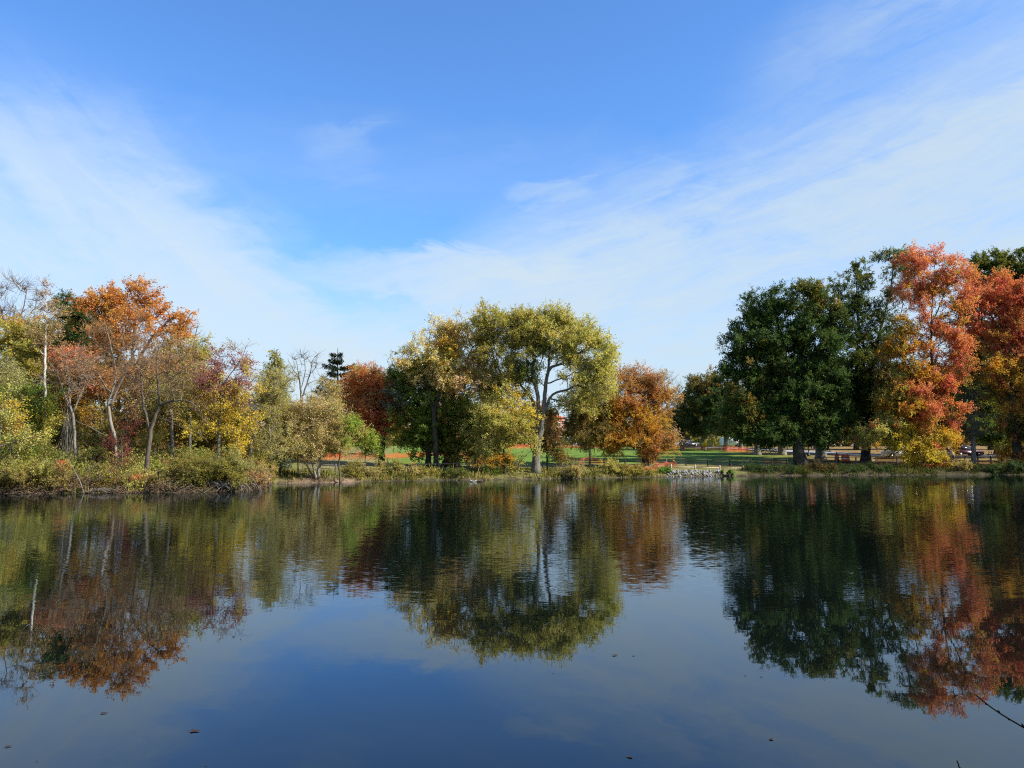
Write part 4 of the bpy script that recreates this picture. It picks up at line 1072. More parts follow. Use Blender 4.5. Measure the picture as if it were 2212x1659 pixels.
T('oak_tree', 'dark green oak rising behind the red maple at the right edge', 'tree', 116, [[(2160, 990), (2162, 850), (2165, 700), (2165, 600)], [(2164, 680), (2120, 610)], [(2164, 680), (2210, 600)]], 0.6,
  [(2125, 570, 22, 24, 'green', .9), (2155, 580, 30, 26, 'green'), (2195, 568, 34, 26, 'green'), (2225, 590, 30, 40, 'green'), (2140, 620, 40, 34, 'dark'), (2110, 610, 22, 26, 'dark'), (2190, 640, 50, 50, 'dark'), (2090, 690, 40, 50, 'dark', .8), (2110, 760, 50, 50, 'dark'), (2160, 780, 60, 60, 'dark'), (2090, 840, 40, 50, 'green', .8), (2150, 880, 50, 45, 'green')], 'dark', ls=0.27, dens=1.9, gap=0.3)
conifer('spruce_tree', 'thin grey-green spruce with a bare pale trunk right of the sweetgum', 98, 2103, 770, 0.28, 'blue', 42, 0.28, gaps=0.35, sparse=0.9, upturn=0.0, bark='pale', whorls=20, shape=0.4)
T('tree', 'leafy green small tree low at the right behind the rail fence', 'tree', 104, [[(2165, 990), (2164, 960), (2160, 930)]], 0.14, [(2140, 945, 30, 18, 'green'), (2165, 935, 32, 22, 'leaves', .9), (2185, 955, 26, 18, 'green'), (2120, 925, 24, 20, 'green', .8)], 'dark', ls=0.2, dens=3.0)
# off the right edge: unseen oak added to cast shade into the picture
T('oak_tree', 'broad green oak mostly beyond the right edge of the picture', 'tree', 93, [[(2350, 1010), (2350, 900), (2352, 750)]], 0.6, [(2370, 800, 60, 50, 'dark'), (2340, 880, 70, 50, 'dark'), (2290, 940, 40, 50, 'bronze')], 'dark', ls=0.3, dens=1.5)

# trees farther back on the right, along the road
def far_tree(label, px, D, w, top, bot, pals, bark='grey', name='tree', R=0.3, group=None, dens=1.7, ls=0.3):
    mid = (top + bot) / 2
    h = (bot - top) / 2
    lobes = [(px, top + h * .45, w * .7, h * .5, pals[0]), (px - w * .4, mid, w * .6, h * .6, pals[1]), (px + w * .4, mid - h * .05, w * .6, h * .6, pals[2]), (px, bot - h * .4, w * .85, h * .42, pals[1])]
    return T(name, label, 'tree', D, [[(px, 965), (px, bot - 6), (px + 2, mid), (px, top + h * .5)], [(px, bot), (px - w * .5, mid)], [(px, bot - 8), (px + w * .5, mid)]], R, lobes, bark, group=group, ls=ls, dens=dens, K=5, L=8, tl=1.1)

far_tree('green and orange oak at the left end of the far row, behind the grey twigs', 1475, 150, 34, 868, 948, ('bronze', 'green', 'green'))
far_tree('rounded bronze oak in the far row left of the huge oak', 1520, 145, 52, 800, 940, ('bronze', 'darkmix', 'bronze'), R=0.4)
far_tree('dark oak close behind the left side of the huge oak', 1568, 138, 46, 815, 945, ('darkmix', 'dark', 'dark'), 'pale', R=0.35)
far_tree('dark tree with a pale trunk farther behind the huge oak', 1600, 150, 40, 850, 945, ('dark', 'dark', 'dark'), 'pale', R=0.35)
far_tree('oak with pale flared trunk beside the road left of the huge trunk', 1636, 118, 44, 830, 948, ('dark', 'dark', 'darkmix'), 'pale', R=0.42)
far_tree('dark oak with a broad pale trunk on the road verge', 1689, 120, 60, 780, 950, ('dark', 'dark', 'dark'), 'pale', R=0.5)
far_tree('dark oak standing directly right of the huge trunk', 1773, 108, 60, 760, 945, ('dark', 'darkmix', 'dark'), 'grey', R=0.58)
far_tree('thin pale trunk across the road right of the lamp post', 1763, 150, 30, 860, 935, ('dark', 'green', 'dark'), 'pale', R=0.35)
far_tree('slim brown trunk across the road under dark leaves', 1787, 156, 34, 850, 935, ('dark', 'dark', 'bronze'), 'twig', R=0.3)
far_tree('dark tree across the road behind the pin oak', 1850, 150, 60, 800, 950, ('dark', 'dark', 'darkmix'), 'dark', R=0.4)
far_tree('dark tree behind the white car', 1940, 150, 70, 790, 952, ('dark', 'dark', 'green'), 'dark', R=0.4)
far_tree('dark tree behind the sweetgum and the maroon car', 2040, 150, 70, 790, 950, ('dark', 'green', 'dark'), 'dark', R=0.4)
far_tree('dark tree behind the picnic table at the right', 2140, 148, 60, 800, 948, ('dark', 'dark', 'bronze'), 'dark', R=0.4)
far_tree('dark tree far behind at the right edge', 2230, 146, 60, 800, 950, ('dark', 'dark', 'dark'), 'dark', R=0.4)
far_tree('russet tree beside the brick building', 1158, 170, 34, 872, 955, ('rust', 'bronze', 'rust'), 'dark', R=0.3)
far_tree('dark green tree hiding the right side of the brick building', 1292, 165, 40, 880, 955, ('green', 'bronze', 'green'), 'dark', R=0.3)

# ------------------------------------------------------------------ woods far off that read as one mass
def far_woods():
    rng = rng_of('far woods')
    P, C, O = [], [], []
    for row, (D0, n) in enumerate(((205, 70), (265, 80))):
        for k in range(n):
            px = -500 + 3300 * (k + rng.uniform(0.1, 0.9)) / n
            if 1170 < px < 1262 and D0 < 240:
                continue
            D = D0 + rng.uniform(-12, 25)
            x = at(px, 960, D)[0]
            g = float(gz(x, D))
            h = rng.uniform(6, 10.5) if 1120 < px < 1480 else rng.uniform(9, 14)
            w = rng.uniform(3.5, 6.5)
            m = 420
            u = rng.normal(size=(m, 3))
            u /= np.linalg.norm(u, axis=1, keepdims=True)
            r = rng.uniform(0.2, 1, (m, 1)) ** 0.4
            p = np.array([x, D, g + h * 0.52]) + u * r * np.array([w, w, h * 0.52])
            p += 0.5 * np.sin(p[:, [1, 2, 0]] * 1.7 + k)
            pal = np.array(PAL[['bronze', 'olive', 'rust', 'green', 'amber', 'dark', 'tan', 'maple', 'bronze', 'green'][rng.integers(10)]])
            P.append(p)
            O.append(u)
            C.append(pal[rng.integers(0, 4, m)] * rng.uniform(0.7, 1.2, (m, 1)))
    m = 9000
    px = rng.uniform(-500, 2800, m)
    D = rng.uniform(200, 215, m)
    ok = (px < 1165) | (px > 1265)
    px, D = px[ok], D[ok]
    x = (px - CX) / F * D
    p = np.stack([x, D, gz(x, D) + rng.uniform(0, 1, len(x)) ** 1.3 * (3.2 + 1.5 * wob(x, D, 6))], 1)
    pal = np.array(PAL['green'] + PAL['bronze'] + PAL['dark'] + PAL['rust'])
    P.append(p); O.append(rng.normal(size=p.shape)); C.append(pal[((wob(x, D, 9) + 1) * 8).astype(int).clip(0, 15)] * rng.uniform(.6, 1.1, (len(x), 1)))
    P, C, O = np.concatenate(P), np.concatenate(C), np.concatenate(O)
    V, Fc = leaf_mesh(P, O, 1.15, C, rng, 0.4, 0.8, O)
    o = mesh_obj('far_woods', V, Fc, LEAF)
    face_cols(o, C)
    tag(o, 'mixed autumn woods along the far side of the park', 'woods', kind='stuff')

far_woods()

# undergrowth: a leafy tangle on the wood floor nobody could count
def undergrowth():
    rng = rng_of('undergrowth')
    n = 60000
    px = rng.uniform(-250, 600, n)
    d = rng.uniform(0.6, 20, n)
    y = shore_D(px) + d
    x = (px - CX) / F * y
    d = inland(x, y)
    ok = d > 0.5
    px, x, y, d = px[ok], x[ok], y[ok], d[ok]
    n = len(x)
    hmax = (0.45 + 1.15 * (0.5 + 0.5 * wob(x, y, 2.5))) * np.clip(d / 3, .35, 1.5)
    z = gz(x, y) + rng.uniform(0.02, 1, n) ** 0.8 * hmax
    pals = ['olive', 'brown', 'lime', 'vivid', 'weeds', 'bronze']
    sel = ((wob(x + 9, y, 3.0) + 1) * 0.5 * 5.99 + rng.normal(size=n) * 0.7).clip(0, 5.99).astype(int)
    C = np.array([PAL[pals[s]][k] for s, k in zip(sel, rng.integers(0, 4, n))]) * rng.uniform(0.7, 1.15, (n, 1))
    P = np.stack([x, y, z], 1)
    V, Fc = leaf_mesh(P, rng.normal(size=(n, 3)), 0.15, C, rng, 0.5)
    o = mesh_obj('undergrowth', V, Fc, LEAF)
    face_cols(o, C)
    tag(o, 'tangled autumn undergrowth covering the wood floor on the left bank', 'undergrowth', kind='stuff')

undergrowth()

def bank_grass():
    rng = rng_of('bank grass')
    n = 90000
    px = rng.uniform(-200, 2450, n)
    d = rng.uniform(0.0, 1.0, n) ** 1.4 * 7.4
    y = shore_D(px) + d - 0.3
    x = (px - CX) / F * y
    d = inland(x, y)
    ok = (d > 0.03) & (d < 7.4) & ((px > 590) | (rng.random(n) < 0.5))
    px, x, y, d = px[ok], x[ok], y[ok], d[ok]
    n = len(x)
    keep = ~((px > 1430) & (px < 1612) & (d < 4.6)) & ~((px > 595) & (px < 770) & (d < 2.2) & (rng.random(n) < 0.75))
    x, y, d, px = x[keep], y[keep], d[keep], px[keep]
    n = len(x)
    cl = 0.5 + 0.5 * wob(x, y, 1.6)
    k2 = rng.random(n) < np.clip(2.0 * cl - 0.45, 0.05, 1)
    x, y, d, px, cl = x[k2], y[k2], d[k2], px[k2], cl[k2]
    n = len(x)
    h = rng.uniform(0.2, 0.62, n) * (0.4 + 0.8 * cl) * np.where(rng.random(n) < .035, 2.1, 1.0) * np.clip(0.6 + d / 2, 0.6, 1.0) * np.clip((7.6 - d) / 3, 0.25, 1)
    h *= np.where((px > 1430) & (px < 1720), .45, np.where((px > 880) & (px < 1430) & (d > 1.4), .5, .85)) * rng.choice([.6, 1, 1, 1.35], n)
    z = gz(x, y)
    ang = rng.uniform(0, 6.28, n)
    lean = rng.normal(size=(n, 2)) * 0.28
    w = rng.uniform(0.02, 0.045, n)
    B = np.stack([x, y, z - 0.03], 1)
    sx = np.stack([np.cos(ang) * w, np.sin(ang) * w, 0 * w], 1)
    mid = B + np.stack([lean[:, 0] * h * 0.4, lean[:, 1] * h * 0.4, h * 0.6], 1)
    tip = B + np.stack([lean[:, 0] * h, lean[:, 1] * h, h], 1)
    V = np.stack([B - sx, B + sx, mid + sx * 0.7, tip, mid - sx * 0.7], 1).reshape(-1, 3)
    Fc = np.arange(n * 5).reshape(n, 5)
    pals = ['tan', 'olive', 'bronze', 'green', 'lime']
    sel = ((wob(x + 3, y + 5, 2.2) + 1) * 0.5 * 4.99 + rng.normal(size=n) * 0.9).clip(0, 4.99).astype(int)
    C = np.array([PAL[pals[s]][k] for s, k in zip(sel, rng.integers(0, 4, n))]) * rng.uniform(0.55, 0.95, (n, 1))
    C[px > 1600] *= np.array([.45, .55, .5])  # grass tint darkened to stand for shade on the right bank
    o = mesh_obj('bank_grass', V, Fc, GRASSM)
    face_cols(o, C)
    tag(o, 'rough tan and olive grass along the far waterline', 'grass', kind='stuff')

bank_grass()

# ------------------------------------------------------------------ shrubs on the banks
S = shrub
S('shrub', 'olive-yellow shrub at the left end of the near shore', 50.9, 25, 1018, 55, 36, 'weeds', dens=5, extra=[(10, 1000, 30, 20, 'olive')])
S('shrub', 'yellow shrub with a pink-red top under the white trunk', 51.2, 110, 1020, 50, 34, 'weeds', dens=5, extra=[(132, 997, 22, 14, 'red', .8), (80, 1000, 30, 18, 'lime')])
S('shrub', 'tangled brown shrub with a dark hollow at the waterline', 51.6, 190, 1032, 44, 26, 'brown', dens=5, leafiness=0.5, extra=[(205, 1010, 34, 18, 'olive', .8)])
S('shrub', 'olive-brown twiggy shrub left of the pink-red bush', 51.8, 238, 1035, 36, 24, 'bronze', dens=5, leafiness=0.7, extra=[(225, 1012, 26, 16, 'olive', .8)])
S('red_shrub', 'small pink-red bush hanging over the waterline', 52.2, 277, 1035, 20, 14, 'red', dens=7, extra=[(277, 1050, 20, 12, 'brown', .7)])
S('shrub', 'bright yellow-green shrub at the foot of the crooked trunk', 52.0, 312, 1026, 22, 34, 'lime', dens=6, ls=0.12)
S('shrub', 'brown shrub with bare grey stems at the water right of the crooked trunk', 52.0, 365, 1040, 40, 20, 'brown', dens=5, leafiness=0.5, extra=[(350, 1015, 30, 22, 'weeds', .8)])
S('shrub', 'yellow-green shrub left of the rounded willow bush', 53.2, 385, 1010, 30, 28, 'weeds', dens=5.5, extra=[(405, 1035, 24, 20, 'olive')])
S('willow_shrub', 'big rounded olive-green willow bush leaning over the water', 53.0, 475, 1008, 62, 34, 'olive', dens=6.5, ls=0.12, extra=[(440, 1020, 40, 30, 'olive'), (510, 1015, 44, 34, 'willow'), (475, 992, 46, 16, 'willow')], bright=0.8, aspect=0.35)
S('shrub', 'reddish-brown low shrub at the tip of the left bank', 55.5, 550, 1028, 32, 24, 'rust', dens=5, leafiness=0.6, extra=[(535, 1045, 30, 14, 'brown', .7)])
S('shrub', 'golden-green shrub below the leaning pale trunk', 60, 556, 1014, 26, 14, 'lime', dens=4.5, extra=[(575, 1008, 14, 12, 'olive')])
S('shrub', 'green-gold bush in the wood under the purple-red tree', 57, 420, 985, 36, 24, 'weeds', dens=4, bright=0.85)
S('shrub', 'green fern-like bush in the wood left of the crimson tree', 57, 215, 985, 30, 24, 'green', dens=4, bright=1.3)
S('shrub', 'dull grey-green bush on the bank right of the crooked little tree', 70.5, 765, 1015, 24, 18, 'olive', dens=4.5, bright=0.75, leafiness=0.8)
S('shrub', 'twiggy tan bush on the bank left of the dark maple trunk', 72, 800, 1016, 24, 16, 'tan', dens=5, leafiness=0.6, bright=0.8)
S('shrub', 'yellow-green bush at the foot of the dark maple trunk', 74, 848, 1005, 20, 16, 'lime', dens=5, bright=0.75)
S('shrub', 'pale bush tangled with bare stems right of the dark maple trunk', 74, 878, 1016, 26, 14, 'tan', dens=5, leafiness=0.6)
S('shrub', 'dark green low bush in front of the weathered rail fence', 75, 990, 1022, 30, 10, 'green', dens=5, bright=1.1)
S('shrub', 'green-yellow bush left of the weathered rail fence', 75, 925, 1022, 26, 10, 'olive', dens=5)
S('shrub', 'leafy green bush at the bank left of the great grey trunk', 77, 1060, 1012, 26, 14, 'green', dens=5, bright=1.2)
S('shrub', 'bright leafy bush before the orange netting at the lawn corner', 82.5, 1318, 1006, 20, 14, 'lime', dens=5.5)
S('shrub', 'grey-olive mound of weeds on the central bank', 82.5, 1345, 1017, 24, 11, 'olive', dens=5, bright=0.8)
S('shrub', 'weedy bush with yellow flowers left of the stone riprap', 83.5, 1385, 1018, 24, 11, 'olive', dens=5, bright=0.8, extra=[(1370, 1022, 8, 4, 'yellow', .6)])
S('shrub', 'fresh green bush at the left end of the stone riprap', 85.2, 1437, 1017, 12, 6, 'leaves', dens=8, ls=0.13, bright=1.2, tl=.28)
S('shrub', 'fresh green low plant at the right end of the stone riprap', 86.3, 1572, 1021, 16, 3, 'leaves', dens=9, ls=0.13, bright=1.2, tl=.2)
S('shrub', 'tan weed clump right of the great grey trunk', 78.5, 1230, 1018, 30, 9, 'tan', dens=5, bright=0.85)
S('shrub', 'dark bank shrub below the left side of the huge oak', 89, 1640, 1012, 30, 14, 'dark', dens=5)  # dark leaf palette of these right-bank shrubs carries their shade
S('shrub', 'dark bank shrub just left of the huge oak trunk', 89.5, 1695, 1017, 30, 9, 'dark', dens=5)
S('shrub', 'dark olive shrub just right of the huge oak trunk', 90.5, 1775, 1012, 32, 12, 'bronze', dens=5, bright=0.45)  # bronze dimmed so the leaf colour holds the bank's shade
S('shrub', 'dark shrub below the orange traffic drums', 91, 1835, 1018, 34, 8, 'dark', dens=5)
S('shrub', 'dark shrub below the white car', 91.5, 1905, 1017, 36, 8, 'dark', dens=5)
S('shrub', 'pale dry weeds right of the yellow branches', 92, 2085, 1010, 22, 12, 'tan', dens=5, bright=0.8)
S('shrub', 'dark shrub below the thin spruce', 92, 2125, 1012, 28, 14, 'dark', dens=5)
S('shrub', 'dark shrub at the right edge of the far shore', 92, 2185, 1010, 36, 16, 'dark', dens=5)

S('shrub', 'rust and tan brush wrapped round the tip of the left bank', 58.5, 562, 1022, 20, 22, 'rust', dens=5, leafiness=0.6, extra=[(575, 1015, 16, 22, 'tan', .7)])
S('shrub', 'olive brush at the inner corner behind the tip of the left bank', 63, 572, 1008, 18, 26, 'olive', dens=4)
S('shrub', 'rusty low brush between the red bush and the willow bush', 52.6, 335, 1045, 26, 14, 'rust', dens=5, leafiness=0.7)
S('shrub', 'brown thorny brush at the waterline under the white trunk', 51.5, 95, 1048, 40, 12, 'brown', dens=5, leafiness=0.7)

def shore_brush():
    rng = rng_of('shore brush')
    n = 2600
    px = np.where(rng.random(n) < .75, rng.uniform(-80, 585, n), rng.uniform(600, 2250, n))
    y = shore_D(px) + rng.uniform(-.25, 1.6, n)
    x = (px - CX) / F * y
    d = inland(x, y)
    ok = (d > -.3) & ~((px > 1430) & (px < 1570))
    x, y, px = x[ok], y[ok], px[ok]
    n = len(x)
    A = np.stack([x, y, np.maximum(gz(x, y), 0) - .03], 1)
    ln = rng.uniform(.25, 1.1, n) * np.where(px < 590, 1.0, .6)
    dr = rng.normal(size=(n, 3)) * [1, 1, .4]
    dr[:, 2] = np.abs(dr[:, 2]) + .35
    dr[:, 1] -= .4
    dr /= np.linalg.norm(dr, axis=1, keepdims=True)
    M = A + dr * ln[:, None] * .55
    dr[:, 2] -= .7
    B = M + dr * ln[:, None] * .55
    B[:, 2] = np.maximum(B[:, 2], .02)
    V1, F1 = prisms(A, M, np.full(n, .014), np.full(n, .011), 3)
    V2, F2 = prisms(M, B, np.full(n, .011), np.full(n, .006), 3)
    o = mesh_obj('shore_brush', np.concatenate([V1, V2]), np.concatenate([F1, F2 + len(V1)]), BARK['twig'])
    tag(o, 'dead twigs and brush tangled along the waterline', 'brush', kind='stuff')
shore_brush()

def pebbles():
    rng = rng_of('pebbles')
    n = 650
    px = rng.uniform(600, 2250, n)
    y = shore_D(px) + rng.normal(size=n) * .22
    x = (px - CX) / F * y
    keep = (rng.random(n) < .25 + .75 * (np.sin(px * .021) + np.sin(px * .057 + 2) > .2))
    x, y = x[keep], y[keep]
    n = len(x)
    s = rng.uniform(.025, .10, n)[:, None, None] * rng.uniform(.5, 1, (n, 1, 1))
    oc = np.array([(1, 0, 0), (0, 1, 0), (-1, 0, 0), (0, -1, 0), (0, 0, .6), (0, 0, -.6)], float)
    V = oc[None] * rng.uniform(.6, 1.3, (n, 6, 3)) * s + np.stack([x, y, np.maximum(gz(x, y), -.03) + .02], 1)[:, None, :]
    t = np.array([(0, 1, 4), (1, 2, 4), (2, 3, 4), (3, 0, 4), (1, 0, 5), (2, 1, 5), (3, 2, 5), (0, 3, 5)])
    Fc = (t[None] + (np.arange(n) * 6)[:, None, None]).reshape(-1, 3)
    tag(mesh_obj('shore_gravel', V.reshape(-1, 3), Fc, PEBBLE), 'small grey stones strewn along the far waterline', 'gravel', kind='stuff')
pebbles()

# bare drowned branches below the willow bush, and the dead limb by the white trunk
def root_tangle():
    rng = rng_of('tangle')
    b = on_ground(498, 52.3)
    root = thing('brush_pile', b, 'tangle of bare grey branches arching into the water below the willow bush', 'branches')
    for k in range(34):
        a = at(500 + rng.normal() * 26, 1046, 52.6 + rng.uniform(-.2, .6))
        a[2] = 0.05 + rng.uniform(0, .35)
        sgn = rng.choice([-1, 1])
        ln = rng.uniform(0.5, 1.7)
        m = a + np.array([sgn * ln * .5, -rng.uniform(0, .5), rng.uniform(.15, .55)])
        e = a + np.array([sgn * ln, -rng.uniform(.1, .9), -rng.uniform(0, .15)])
        e[2] = rng.uniform(-.1, .25)
        MB().tube(resample([a, m, e], 0.2), np.linspace(0.026, 0.009, len(resample([a, m, e], 0.2))), 5).build('branch', BARK['pale'], root, True, b)
root_tangle()

def dead_limb():
    pts = [(184, 1058), (172, 1038), (160, 1015), (148, 990)]
    P = np.array([at(p, q, 50.6) for p, q in pts])
    P[0, 2] = -0.15
    root = thing('dead_limb', P[0] + [0, 0, .15], 'dead limb slanting out of the water below the slender grey trunk', 'branch')
    b = P[0] + [0, 0, .15]
    r = resample(P, .3)
    MB().tube(r, np.linspace(.035, .012, len(r)), 6).build('limb', BARK['pale'], root, True, b)
    rng = rng_of('limb')
    for k in range(7):
        a = at(186 + rng.uniform(0, 8), 1058, 50.7); a[2] = .02
        e = at(200 + rng.uniform(5, 60), 1050, 50.9 + rng.uniform(-.5, .5)); e[2] = rng.uniform(.02, .35)
        m = .5 * (a + e) + [0, 0, rng.uniform(.05, .25)]
        q = resample([a, m, e], .25)
        MB().tube(q, np.linspace(.02, .008, len(q)), 5).build('branch', BARK['pale'], root, True, b)
dead_limb()

def vines():
    rng = rng_of('vines')
    b = on_ground(147, 57.2)
    root = thing('vine_curtain', b, 'curtain of dead grey vines hanging beside the slender trunk', 'vines')
    A, B = [], []
    for k in range(30):
        p0 = at(147 + rng.normal() * 8, 862 + rng.uniform(0, 50), 57.2 + rng.uniform(-.3, .3))
        p1 = at(142 + rng.normal() * 16, 1000, 57.2 + rng.uniform(-.6, .6))
        q = resample([p0, .5 * (p0 + p1) + rng.normal(size=3) * .15, p1], .5)
        A.append(q[:-1]); B.append(q[1:])
    A, B = np.concatenate(A), np.concatenate(B)
    V, Fc = prisms(A, B, np.full(len(A), .010), np.full(len(A), .009), 3)
    tag(mesh_obj('vines', V, Fc, BARK['pale'], root, False, b), kind='stuff')
    q = resample([on_ground(146, 57.3), at(145, 940, 57.3), at(146, 865, 57.3)], .5)
    MB().tube(q, np.linspace(.06, .04, len(q)), 6).build('stem', BARK['pale'], root, True, b)
vines()

# ------------------------------------------------------------------ fences
def rail_fence(label, posts, h, rails, mat_p, mat_r, rp=0.07, rr=0.045, name='rail_fence', dh=None):
    P = [on_ground(p, d) for p, d in posts]
    b = P[0]
    root = thing(name, b, label, 'fence')
    rng = rng_of(label)
    for p in P:
        hh = h * rng.uniform(.95, 1.06)
        t = np.array([rng.normal() * .02, rng.normal() * .02, 0])
        MB().tube([p - [0, 0, .25], p + [0, 0, hh * .5] + t * .5, p + [0, 0, hh] + t, p + [0, 0, hh + .03] + t], [rp, rp, rp * .95, rp * .4], 7).build('post', mat_p, root, False, b)
    for a, c in zip(P[:-1], P[1:]):
        for f in rails:
            za, zb = a + [0, 0, h * f + rng.normal() * .02], c + [0, 0, h * f + rng.normal() * .02]
            q = np.array([za, .5 * (za + zb) + [0, 0, -.02 + rng.normal() * .012], zb])
            MB().tube(q, [rr * .8, rr, rr * .8], 5).build('rail', mat_r, root, False, b)

rail_fence('weathered grey rail fence left of the great grey trunk', [(905, 77.5), (948, 78), (989, 78.5), (1032, 79), (1075, 79.7), (1120, 80.5)], 0.85, (.35, .85), OLDWOOD, OLDWOOD)
rail_fence('dark rail fence running from the great grey trunk to the lawn corner', [(1172, 82.5), (1215, 84), (1260, 86), (1305, 87.6), (1350, 89.5), (1395, 91), (1439, 92)], 0.95, (.3, .62, .9), OLDWOOD, DARKWOOD)
rail_fence('long dark three-rail fence between the lawn and the right bank', [(1441, 92.1), (1482, 93), (1529, 93.3), (1576, 93.6), (1622, 94), (1668, 94.4), (1700, 94.8)], 0.95, (.28, .6, .9), DARKWOOD, DARKWOOD)
rail_fence('rail fence passing behind the huge oak trunk to the yellow branches', [(1718, 97.5), (1763, 97.5), (1806, 97.6), (1849, 97.7), (1893, 97.8), (1938, 98), (1983, 98), (2027, 98.2)], 1.0, (.4, .9), OLDWOOD, DARKWOOD, rp=.085)
rail_fence('pale-posted rail fence in front of the maroon car', [(2029, 99.5), (2060, 99.5), (2086, 99.5), (2112, 99.6), (2141, 99.7), (2170, 99.8), (2200, 100)], 1.05, (.3, .8), OLDWOOD, OLDWOOD, rp=.11, rr=.06)
rail_fence('low new timber fence with one pale rail above the stone riprap', [(1449.6, 87.6), (1501.5, 88), (1554, 88.4), (1605, 88.8)], 0.6, (.62,), NEWWOOD, NEWWOOD, rp=.085, rr=.055, name='timber_fence')
rail_fence('weathered low rails under the tan trees by the muddy bank', [(655, 72.5), (690, 73), (725, 73.3), (760, 73.6)], 0.75, (.4, .85), OLDWOOD, OLDWOOD)

def net_fence(label, pts, h=0.95, sag=0.35, seed=0, name='net_fence', lean=0.0):
    """orange plastic netting sagging between thin stakes"""
    rng = rng_of(label)
    P = np.array([on_ground(p, d) for p, d in pts])
    b = P[0].copy()
    root = thing(name, b, label, 'netting')
    L = np.concatenate([[0], np.cumsum(np.linalg.norm(np.diff(P, axis=0), axis=1))])
    n = max(12, int(L[-1] / 0.22))
    s = np.linspace(0, L[-1], n)
    x, y = np.interp(s, L, P[:, 0]), np.interp(s, L, P[:, 1])
    ns = max(2, int(L[-1] / 2.4))
    stakes = np.linspace(0, L[-1], ns + 1)
    ph = (s / (L[-1] / ns)) % 1.0
    amp = np.array([rng.uniform(0.3, 1.0) for _ in range(ns + 1)])
    a = amp[np.minimum((s / (L[-1] / ns)).astype(int), ns)]
    top = h * (1 - sag * a * 4 * ph * (1 - ph)) + rng.normal(size=n) * 0.03
    rows = 5
    V = []
    for r in range(rows):
        f = r / (rows - 1)
        off = 0.10 * np.sin(s * 3.1 + r * 1.3 + rng.uniform(0, 6)) + rng.normal(size=n) * 0.035 + lean * f
        V.append(np.stack([x + off * .4, y + off, gz(x, y) + 0.02 + top * f], 1))
    V = np.concatenate(V)
    i, j = np.meshgrid(np.arange(n - 1), np.arange(rows - 1))
    q = (j * n + i).ravel()
    mesh_obj('net', V, np.stack([q, q + 1, q + n + 1, q + n], 1), NET, root, True, b)
    for st in stakes:
        px_, py_ = np.interp(st, L, P[:, 0]), np.interp(st, L, P[:, 1])
        g = float(gz(px_, py_))
        MB().tube([(px_, py_ + .06, g - .2), (px_ + rng.normal() * .05, py_ + .06, g + h + .08)], .018, 5).build('stake', BARK['brown'], root, False, b)

net_fence('short orange net below the leaning pale trunk in the wood', [(528, 80), (560, 80), (598, 82), (612, 84)], .75, .3)
net_fence('bright orange net rising behind the crooked little tree', [(655, 82), (700, 88), (740, 92), (780, 92.5), (822, 93)], .75, .45)
net_fence('orange net behind the dark trunks of the olive group', [(832, 93), (880, 98), (930, 102), (985, 104), (1020, 106)], .7, .5)
net_fence('orange net in deep shade behind the yellow low tree', [(1000, 88), (1030, 88), (1060, 88.5)], .9, .2)
net_fence('long far orange net along the back of the lawn', [(1085, 150), (1140, 154), (1200, 156), (1250, 157), (1290, 158), (1340, 160)], .85, .2)
net_fence('crumpled orange net around the slender olive tree', [(1235, 91), (1262, 92.5), (1290, 92.5), (1318, 91)], .95, .5)
net_fence('slack orange net fallen in front of the amber maple trunk', [(1322, 85.5), (1355, 85.7), (1390, 86), (1420, 86.5)], .62, .5)
net_fence('dull orange net lying in the shade right of the amber maple trunk', [(1412, 90), (1440, 90.5), (1462, 90.5)], .7, .5)
net_fence('orange net strung between the far trees along the road', [(1440, 142), (1480, 142), (1520, 141), (1560, 138), (1600, 132), (1640, 124)], .95, .3)
net_fence('orange net scrap lying behind the rail fence left of the huge oak', [(1650, 99), (1672, 99), (1700, 99)], .45, .5)
net_fence('orange net wrapped round the verge before the white car', [(1895, 99.5), (1918, 99.6), (1940, 99.7), (1962, 99.8)], .95, .1)
net_fence('orange net sagging under the yellow branches of the sweetgum', [(2000, 93.5), (2035, 94), (2060, 94.2), (2092, 94.5)], .75, .4)
net_fence('dull orange net rising to the right below the spruce', [(2110, 95), (2140, 96.5), (2165, 97.5)], .9, .3)

def drum(label, px, D, k):
    b = on_ground(px, D)
    root = thing('traffic_drum', b, label, 'traffic drum', 'orange traffic drums by the road')
    MB().lathe([(.33, 0), (.36, .02), (.36, .09), (.30, .10)], n=14).build('base', RUBBER, root, True)
    MB().lathe([(.295, .10), (.29, .35), (.27, .36), (.265, .62), (.245, .63), (.235, .92), (.16, 1.0), (.03, 1.02)], n=14).build('barrel', PLASTIC, root, True)
    MB().lathe([(.286, .42), (.276, .57)], n=14).build('band', WHITE, root, True)
    MB().box((0, 0, 1.06), (.16, .03, .1), bev=.012).build('handle', PLASTIC, root)
drum('upright orange traffic drum left of the fallen net by the road', 1808, 104, 0)
drum('orange traffic drum in front of the dark tree trunk', 1822, 101, 1)
drum('orange traffic drum leaning at the left of the white car', 1831, 101.5, 2)

